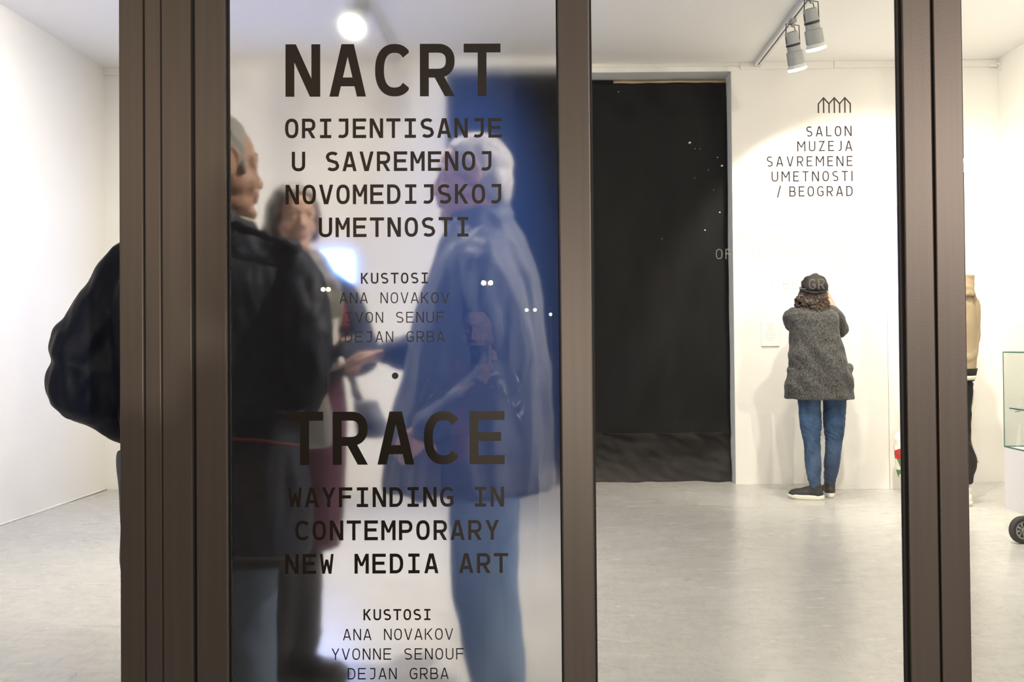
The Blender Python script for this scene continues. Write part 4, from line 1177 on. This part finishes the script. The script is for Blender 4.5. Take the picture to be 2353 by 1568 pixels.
# white tote bag on her arm, grey felt bag behind her
bm = bmesh.new()
cx = P(784, 930).x; z0, z1 = P(790, 1000).z, P(790, 858).z
loft(bm, [(cx - .005, 2.74, z0, .058, .035, .25), (cx - .005, 2.74, (z0 + z1) / 2, .058, .045, .25), (cx - .030, 2.74, z1, .043, .02, .25)], 28, 3.0)
o = fuse('tote_bag', bm, .007, M['canvas'], None, (cx, 2.74, z0), smooth=3, disp=folds(.008, 16, 3, 5))
tag(o, 'white cloth bag hanging from the arm of the woman in burgundy', 'bag')
bm = bmesh.new(); limb(bm, [V((cx - .035, 2.74, z1)), P(786, 840, -.28), P(790, 826, -.25)], [.008, .008, .008], n=8); obj('strap', bm, M['canvas'], o, smooth=True)
bm = bmesh.new()
p = P(858, 968, .16)
loft(bm, [(p.x + .005, p.y, P(860, 1012).z, .052, .05, 0), (p.x, p.y, p.z, .058, .06, 0), (p.x - .022, p.y, P(845, 925).z, .040, .045, 0)], 28, 2.6)
o = fuse('shoulder_bag', bm, .008, M['grey_bag'], None, (p.x, p.y, P(860, 1012).z), smooth=3, disp=folds(.008, 12, 6, 8))
tag(o, 'grey soft bag hanging at the hip of the woman in burgundy', 'bag')
bm = bmesh.new(); limb(bm, [V((p.x - .03, p.y, P(845, 930).z)), P(826, 905, .15), P(818, 875, .16), P(800, 850, .13)], [.012, .018, .014, .012], n=8, asp=.6); obj('strap', bm, M['grey_bag'], o, smooth=True)

bm = bmesh.new(); c = P(763, 790, -.285)
loft(bm, [(c.x, c.y, c.z, .022, .022, 0), (c.x, c.y, c.z + .075, .030, .030, 0), (c.x, c.y, c.z + .078, .031, .031, 0)], 28, 2)
tag(obj('paper_cup', bm, M['paper'], loc=c), 'white cup in the hands of the woman in burgundy', 'cup')

# ---------------------------------------------------------------- white haired man in profile, looking left
Y = 2.55
P = lambda px, py, dy=0.0: at(px, py, Y + dy)
hc = P(1086, 418)
qR = facing(-92, -3)
J = dict(head=hc, q=qR, hs=1.04, s=1.03, trunk=1.15, chest=P(1110, 610), pelvis=P(1105, 930),
         shoulder=[P(1115, 605, -.17), P(1100, 605, .18)], elbow=[P(1172, 815, -.24), P(1010, 800, .26)], wrist=[P(1000, 975, -.22), P(902, 815, .22)],
         hand=[((-.85, .05, -.65), (.2, .9, -.2), .55, 1.0, 1), ((-.9, .1, -.1), (0, -.3, -.9), .5, 1.0, 1)],
         hip=[P(1120, 960, -.09), P(1110, 960, .09)], knee=[P(1128, 1330, -.09), P(1100, 1330, .12)], ankle=[V((P(1165, 1640).x, 2.46, .085)), V((P(1130, 1600).x, 2.70, .085))],
         foot=[(-1, -.15, 0), (-1, .1, 0)])
Rm = body('person', 'white haired man in a grey raincoat and light jeans behind the frosted glass', J, M['skin_pale'], (P(1110, 900).x, 2.55, 0))
face_parts(Rm, hc, qR, 1.04, 'hair_white')
hair_mesh(Rm, hc, qR, 1.04, [((0, -.058, -.012), (.071, .058, .080)), ((.067, -.012, .028), (.016, .046, .046)), ((-.067, -.012, .028), (.016, .046, .046))], 'hair_white', .004, 34, line=(.052, .092))
rg = lambda cx, py, hw, dep, dy=0, yaw=0: (at(cx, py, Y + dy).x, Y + dy, at(cx, py, Y + dy).z, hw * Y / FPX, dep, yaw)
bm = bmesh.new()
loft(bm, [rg(1080, 1112, 194, .25, 0, 0.02), rg(1082, 1080, 191, .25), rg(1087, 1000, 182, .245), rg(1094, 900, 168, .24), rg(1100, 800, 152, .235), rg(1108, 700, 136, .23), rg(1113, 640, 122, .225), rg(1112, 590, 104, .20), rg(1112, 550, 88, .15), rg(1110, 515, 70, .10), rg(1106, 490, 56, .075)], 48, 2.2)
limb(bm, [P(1116, 575, -.15), P(1122, 620, -.21), P(1148, 720, -.245), P(1172, 815, -.255), P(1150, 860, -.26), P(1075, 925, -.255), P(1000, 975, -.235)], [.060, .072, .076, .074, .070, .062, .056], n=18)
limb(bm, [P(1090, 600, .17), P(1050, 700, .22), P(1000, 800, .26), P(945, 812, .25), P(895, 812, .23)], [.060, .066, .066, .056, .050], n=16)
rc = fuse('raincoat', bm, .009, M['coat_grey'], Rm, smooth=3, disp=lambda co, nn: folds(.026, 8, 1.3, 2.5, .1)(co, nn) + folds(.008, 18, 5, 4.2, .5)(co, nn))
bm = bmesh.new()
ring = [hc + qR @ V((.066 * math.cos(a), -.024 + .064 * math.sin(a), -.122 - .040 * math.sin(a))) for a in [2 * PI * k / 28 for k in range(29)]]
tube(bm, ring, .013, 10, asp=1.8); tube(bm, [p + V((0, 0, -.03)) for p in ring], .022, 10, asp=1.5)
fuse('collar', bm, .006, M['coat_grey'], rc, smooth=3)
trousers('jeans', Rm, J, 'denim_light', (.098, .088, .078, .076, .072), voxel=.009, disp=lambda co, nn: folds(.010, 9, 5, 1.0, .8)(co, nn))
for i in (0, 1): shoe(Rm, J['ankle'][i], J['foot'][i], 0.0)

# ---------------------------------------------------------------- woman in the tweed coat at the back wall
Y = 6.27
P = lambda px, py, dy=0.0: at(px, py, Y + dy)
hc = P(1871, 669, .02)
qG = facing(18, 3, 4)
s = .97
J = dict(head=hc, q=qG, hs=.93, s=.93, chest=P(1868, 745), pelvis=P(1885, 885),
         shoulder=[P(1829, 732, .0), P(1910, 728, .03)], elbow=[P(1822, 750, .21), P(1934, 756, .12)], wrist=[P(1850, 684, .26), P(1904, 684, .22)],
         hand=[((.35, .2, .85), (.6, .3, -.2), .6, .9, 1), ((-.25, .15, .9), (-.6, .4, -.2), .6, .9, -1)],
         hip=[P(1858, 900), P(1918, 900)], knee=[P(1866, 1022, .02), P(1916, 1020, .03)], ankle=[V((P(1874, 1120, .0).x, Y + .02, .095)), V((P(1909, 1112, .1).x, Y + .13, .095))],
         foot=[(-.86, .35, 0), (.12, 1, 0)], trunk=.92)
G = body('person', 'woman in a black cap, charcoal tweed coat and blue jeans facing the back wall', J, M['skin'], (P(1885, 1140).x, Y, 0))
face_parts(G, hc, qG, .93)
rnd = random.Random(21)
bm = bmesh.new()
hs = .93
for p, r in (((0, -.022, .038), (.086, .100, .088)), ((0, -.060, -.045), (.088, .060, .078)), ((.066, -.03, -.06), (.042, .058, .080)), ((-.076, -.035, -.065), (.046, .058, .085)), ((-.105, -.03, -.118), (.034, .040, .035)), ((0, -.085, -.10), (.085, .035, .045)), ((.07, -.05, -.10), (.04, .045, .04))):
    ell(bm, hc + qG @ (V(p) * hs), [k * hs for k in r], qG, 3)
for k in range(120):
    a = rnd.uniform(-.95, .95) * 1.45
    x, y = (.108 if a > 0 else .122) * math.sin(a), -.035 - .086 * math.cos(a)
    z = rnd.uniform(-.03, -.135)
    pts = []
    n = 6; ph = rnd.uniform(0, 6)
    for i in range(n):
        t = i / (n - 1)
        pts.append(hc + qG @ V((x * (1 + .06 * t) + .008 * math.cos(ph + t * 8), y * (1 + .06 * t) + .008 * math.sin(ph + t * 8), z - .048 * t)))
    tube(bm, pts, [.004, .0068, .0072, .0068, .0058, .003], 6)
fuse('hair', bm, .0045, M['hair_brown'], G, smooth=1, disp=lambda co, nn: .004 * noise.noise(co * 55))
bm = bmesh.new()
ell(bm, hc + qG @ V((0, -.022, .036)), (.094, .109, .086), qG, 4)
bmesh.ops.bisect_plane(bm, geom=bm.verts[:] + bm.edges[:] + bm.faces[:], plane_co=hc + qG @ V((0, 0, .010)), plane_no=qG @ V((0, -.26, 1)), clear_inner=True)
bmesh.ops.holes_fill(bm, edges=[e for e in bm.edges if e.is_boundary])
for v in bm.verts:
    l = v.co - hc
    if l.z > .0: v.co += l.normalized() * (.010 * noise.noise(l * 22 + V((3, 1, 2))) + .005 * noise.noise(l * 60))
cap = obj('cap', bm, M['cap_cloth'], G, smooth=True)
bm = bmesh.new()
ring = [hc + qG @ V((.0905 * math.cos(a), -.022 + .1050 * math.sin(a), .015 + .026 * math.sin(a))) for a in [2 * PI * k / 40 for k in range(41)]]
tube(bm, ring, .0075, 8, cap=False); obj('band', bm, M['shoe_black'], cap, smooth=True)
bm = bmesh.new()
ring = [hc + qG @ V((.036 * math.cos(a), -.133 + .008 * abs(math.cos(a)), -.006 + .034 * math.sin(a))) for a in [PI * k / 14 for k in range(15)]]
tube(bm, ring, .0045, 8); obj('strap_arch', bm, M['shoe_black'], cap, smooth=True)
bm = bmesh.new()
vs = []
for k in range(13):
    a = R_(25 + 130 * k / 12); vs.append((bm.verts.new(hc + qG @ V((.085 * math.cos(a), -.02 + .10 * math.sin(a), .032))), bm.verts.new(hc + qG @ V((.082 * math.cos(a), -.02 + .165 * math.sin(a), .020 - .012 * abs(math.cos(a)))))))
for a, b in zip(vs, vs[1:]): bm.faces.new((a[0], b[0], b[1], a[1]))
pk = obj('peak', bm, M['shoe_black'], cap, smooth=True); so = pk.modifiers.new('thickness', 'SOLIDIFY'); so.thickness = .005
bm = bmesh.new()
ring = [hc + qG @ V((-.098 - .002 * math.sin(a), -.012 + .018 * math.cos(a) - .012, .004 + .020 * math.sin(a))) for a in [2 * PI * k / 20 for k in range(21)]]
tube(bm, ring, .0045, 8, cap=False); obj('hoop', bm, M['dark_metal'], G, smooth=True)
rg = lambda cx, py, hw, dep, dy=0, yaw=-.12: (at(cx, py, Y + dy).x, Y + dy, at(cx, py, Y + dy).z, hw * Y / FPX, dep, yaw)
bm = bmesh.new()
loft(bm, [rg(1881.5, 917, 77, .155), rg(1881.5, 910, 76.5, .158), rg(1881.5, 900, 75, .158), rg(1881, 870, 72.5, .158), rg(1879, 840, 66, .15), rg(1875, 810, 61, .14), rg(1871, 780, 58, .132), rg(1869, 755, 57, .13), rg(1867, 735, 58, .125), rg(1865, 722, 57, .112), rg(1865, 713, 47, .092), rg(1868, 706, 32, .075), rg(1870, 700, 24, .062)], 44, 2.5)
limb(bm, [P(1824, 721, .0), P(1815, 733, .05), P(1820, 750, .20), P(1828, 742, .24), P(1842, 706, .26)], [.050, .056, .050, .050, .044], n=16)
limb(bm, [P(1908, 718, .02), P(1920, 730, .04), P(1931, 754, .12), P(1930, 757, .15), P(1914, 722, .21)], [.058, .060, .056, .052, .044], n=16)
loft(bm, [rg(1937, 902, 20, .10), rg(1938, 870, 20, .10), rg(1937, 843, 18, .09)], 24, 3.2)
loft(bm, [rg(1822, 904, 17, .10), rg(1824, 870, 15, .10), rg(1826, 847, 15, .09)], 24, 3.2)
def tw(co, nn): return (folds(.046, 4.0, 5.0, 3.3, .85)(co, nn) * max(0.15, min(1, (1.35 - co.z) * 2.2, .25 + (co.z - .74) * 4)) if co.z < 1.35 else 0) + .004 * noise.noise(co * 26)
fuse('coat', bm, .006, M['tweed'], G, smooth=1, disp=tw)
def wr(co, nn):
    k = math.exp(-((co.z - .47) / .10) ** 2) + .8 * math.exp(-((co.z - .13) / .07) ** 2) + .25
    p = Vector((co.x * 14, co.y * 14, co.z * 42 + 30 * co.x))
    return .0065 * k * (1 - 2 * abs(noise.noise(p))) * .7 + .004 * noise.noise(co * 14)
trousers('jeans', G, J, 'denim_blue', (.083, .077, .056, .057, .036), voxel=.006, smooth=3, disp=wr, hemlift=-.01)
for i in (0, 1):
    shoe(G, J['ankle'][i], J['foot'][i], 0.0, 'shoe_black', 'shoe_white', L=.255 if i == 0 else .25, wd=.046, high=.10, kind='sneaker')
bm = bmesh.new()
c = P(1880, 662, .37)
ell(bm, c, (.01, .01, .01)); bm.clear()
box(bm, (-.062, -.025, -.04), (.062, .025, .04)); tube(bm, [(0, .02, 0), (0, .075, 0)], .031, 20)
bmesh.ops.transform(bm, matrix=Matrix.Translation(c) @ qG.to_4x4(), verts=bm.verts)
tag(obj('camera', bm, M['cam_black'], loc=c, bevel=.004), 'black camera held up before the face of the woman in the tweed coat', 'camera')

# ---------------------------------------------------------------- person in the beige hoodie behind the right post
Y = 6.04
P = lambda px, py, dy=0.0: at(px, py, Y + dy)
hc = P(2176, 592)
qH = facing(-12, -3)
J = dict(head=hc, q=qH, hs=1.0, s=1.0, chest=P(2176, 705), pelvis=P(2176, 860),
         shoulder=[P(2233, 694), P(2119, 694)], elbow=[P(2240, 778, .02), P(2112, 778, .02)], wrist=[P(2205, 822, -.13), P(2150, 822, -.13)],
         hand=[((-.3, -.3, -.9), (-.8, .2, .1), .5, 1, 1), ((.3, -.3, -.9), (.8, .2, .1), .5, 1, -1)],
         hip=[P(2207, 880), P(2145, 880)], knee=[P(2205, 1010, -.02), P(2142, 1010, -.02)], ankle=[V((P(2216, 1130).x, Y, .09)), V((P(2142, 1130).x, Y, .09))],
         foot=[(-.25, 1, 0), (-.5, 1, 0)])
Hm = body('person', 'person in a beige hoodie and striped black track trousers, half hidden by the right post', J, M['skin'], (P(2176, 1150).x, Y, 0))
face_parts(Hm, hc, qH)
hair_mesh(Hm, hc, qH, 1.0, [((0, -.026, .050), (.082, .094, .083)), ((0, -.055, .0), (.072, .062, .085)), ((0, .05, .092), (.05, .03, .026))], 'hair_black')
rg = lambda cx, py, hw, dep, dy=0, yaw=0: (at(cx, py, Y + dy).x, Y + dy, at(cx, py, Y + dy).z, hw * Y / FPX, dep, yaw)
bm = bmesh.new()
loft(bm, [rg(2176, 862, 60, .13), rg(2176, 845, 63, .14), rg(2176, 800, 62, .14), rg(2176, 740, 62, .14), rg(2176, 705, 60, .13), rg(2176, 685, 52, .11), rg(2176, 668, 40, .09), rg(2176, 655, 30, .08)], 40, 2.3)
for sx in (-1, 1):
    limb(bm, [P(2176 + sx * 46, 690), P(2176 + sx * 56, 704), P(2176 + sx * 56, 770, .0), P(2176 + sx * 50, 815, -.06), P(2176 + sx * 26, 826, -.12)], [.054, .058, .055, .054, .046], n=16)
hd = fuse('hoodie', bm, .008, M['beige'], Hm, smooth=3, disp=folds(.008, 10, 6, 2.0, .5))
bm = bmesh.new()
loft(bm, [rg(2182, 682, 57, .13, -.02), rg(2184, 662, 50, .13, -.01), rg(2186, 645, 47, .12, .02), rg(2188, 634, 48, .11, .02)], 36, 2.1)
fuse('hood', bm, .008, M['beige'], hd, smooth=2, disp=folds(.010, 14, 14, 9))
bm = bmesh.new(); loft(bm, [rg(2176, 876, 58, .125), rg(2176, 863, 62, .137), rg(2176, 847, 65, .145)], 40, 2.3); obj('waistband', bm, M['blackcloth'], hd, smooth=True)
bm = bmesh.new(); loft(bm, [rg(2176, 873, 60, .131), rg(2176, 863, 63.0, .139)], 40, 2.3); obj('waistband_stripe', bm, M['offwhite'], hd, smooth=True)
tr = trousers('track_trousers', Hm, J, 'blackcloth', (.080, .072, .068, .098, .056), voxel=.008, disp=folds(.010, 10, 8, 2.0), hemlift=.06)
bm = bmesh.new()
kn, an, hp = V(J['knee'][0]), V(J['ankle'][0]), V(J['hip'][0])
for k in (-.018, 0, .018):
    limb(bm, [hp + V((.078, k, -.05)), (hp + kn) / 2 + V((.076, k, 0)), kn + V((.074, k, 0)), kn + (an - kn) * .42 + V((.100, k - .012, 0))], [.008, .008, .008, .008], n=8)
obj('side_stripe', bm, M['offwhite'], tr, smooth=True)
for i in (0, 1): shoe(Hm, J['ankle'][i], J['foot'][i], 0.0, 'canvas', 'shoe_white', kind='sneaker')

# ---------------------------------------------------------------- passer-by outside, mirrored in the frosted pane
Y = 3.6
PO = -.60
P = lambda px, py: V((at(px, py, Y).x, PO, at(px, py, Y).z))
hc = P(1102, 758) + V((0, -.06, 0))
qP = facing(-14, -6)
gz = -.45
J = dict(head=hc, q=qP, hs=1.0, s=1.0, trunk=1.0, chest=V((hc.x + .02, PO - .12, hc.z - .29)), pelvis=V((hc.x + .05, PO - .16, hc.z - .78)),
         shoulder=[V((hc.x - .17, PO + -.10, hc.z - .25)), V((hc.x + .17, PO + -.17, hc.z - .25))], elbow=[V((hc.x - .22, PO + .02, hc.z - .44)), V((hc.x + .14, PO + -.02, hc.z - .46))], wrist=[V((hc.x - .10, PO + .16, hc.z - .24)), V((hc.x + .03, PO + .13, hc.z - .22))],
         hand=[((.5, .25, .75), (.6, -.3, -.2), .55, 1, 1), ((.05, .2, .9), (-.7, -.3, .1), .55, 1, -1)],
         hip=[V((hc.x - .05, PO + -.16, hc.z - .82)), V((hc.x + .14, PO + -.18, hc.z - .82))], knee=[V((hc.x - .06, PO + -.12, gz + .50)), V((hc.x + .15, PO + -.14, gz + .50))], ankle=[V((hc.x - .06, PO + -.18, gz + .085)), V((hc.x + .15, PO + -.20, gz + .085))],
         foot=[(-.1, 1, 0), (.2, 1, 0)])
Pm = body('person', 'dark haired person in a glossy puffer jacket holding a camera, mirrored in the frosted glass', J, M['skin'], (hc.x, PO - .15, gz))
face_parts(Pm, hc, qP)
hair_mesh(Pm, hc, qP, 1.0, [((0, -.028, .055), (.086, .098, .085)), ((0, -.055, -.02), (.085, .062, .10)), ((.07, -.01, .0), (.02, .05, .07)), ((-.07, -.01, .0), (.02, .05, .07)), ((0, .048, .098), (.055, .034, .024))], 'hair_black')
bm = bmesh.new()
cx, cyy = hc.x + .03, PO - .14
loft(bm, [(cx, cyy, hc.z - .86, .20, .14, -.2), (cx, cyy, hc.z - .6, .20, .145, -.2), (cx - .01, cyy + .01, hc.z - .38, .20, .14, -.2), (cx - .01, cyy + .02, hc.z - .27, .19, .12, -.2), (cx - .01, cyy + .03, hc.z - .19, .12, .09, -.2), (hc.x, cyy + .03, hc.z - .13, .07, .07, 0)], 40, 2.3)
for i in (0, 1):
    sh, el, wr_ = V(J['shoulder'][i]), V(J['elbow'][i]), V(J['wrist'][i])
    limb(bm, [sh, (sh + el) / 2, el, (el + wr_) / 2, wr_ + (el - wr_) * .12], [.070, .070, .064, .060, .050], n=16)
def quilt(co, nn): return .010 * abs(math.sin(co.z * 34 + co.y * 30 + .6 * noise.noise(co * 4))) + .004 * noise.noise(co * 18)
fuse('puffer_jacket', bm, .008, M['puffer'], Pm, smooth=3, disp=quilt)
bm = bmesh.new()
limb(bm, [V((hc.x - .06, PO + .0, hc.z - .15)), V((hc.x - .09, PO + .04, hc.z - .24)), V((hc.x - .08, PO + .04, hc.z - .42)), V((hc.x - .09, PO + .04, hc.z - .52))], [.05, .05, .045, .04], n=14, asp=.5)
fuse('scarf', bm, .008, M['scarf_red'], Pm, smooth=2, disp=folds(.006, 30, 8, 1))
trousers('trousers', Pm, J, 'trouser_dk', (.09, .085, .07, .066, .06), voxel=.01)
for i in (0, 1): shoe(Pm, J['ankle'][i], J['foot'][i], gz)
bm = bmesh.new(); box(bm, (-.055, -.02, -.035), (.055, .02, .035)); tube(bm, [(0, .015, 0), (0, .05, 0)], .026, 20)
c = V((hc.x + .0, PO + .245, hc.z - .10))
bmesh.ops.transform(bm, matrix=Matrix.Translation(c), verts=bm.verts)
tag(obj('camera', bm, M['cam_black'], loc=c, bevel=.004), 'black compact camera in the hands of the mirrored person', 'camera')
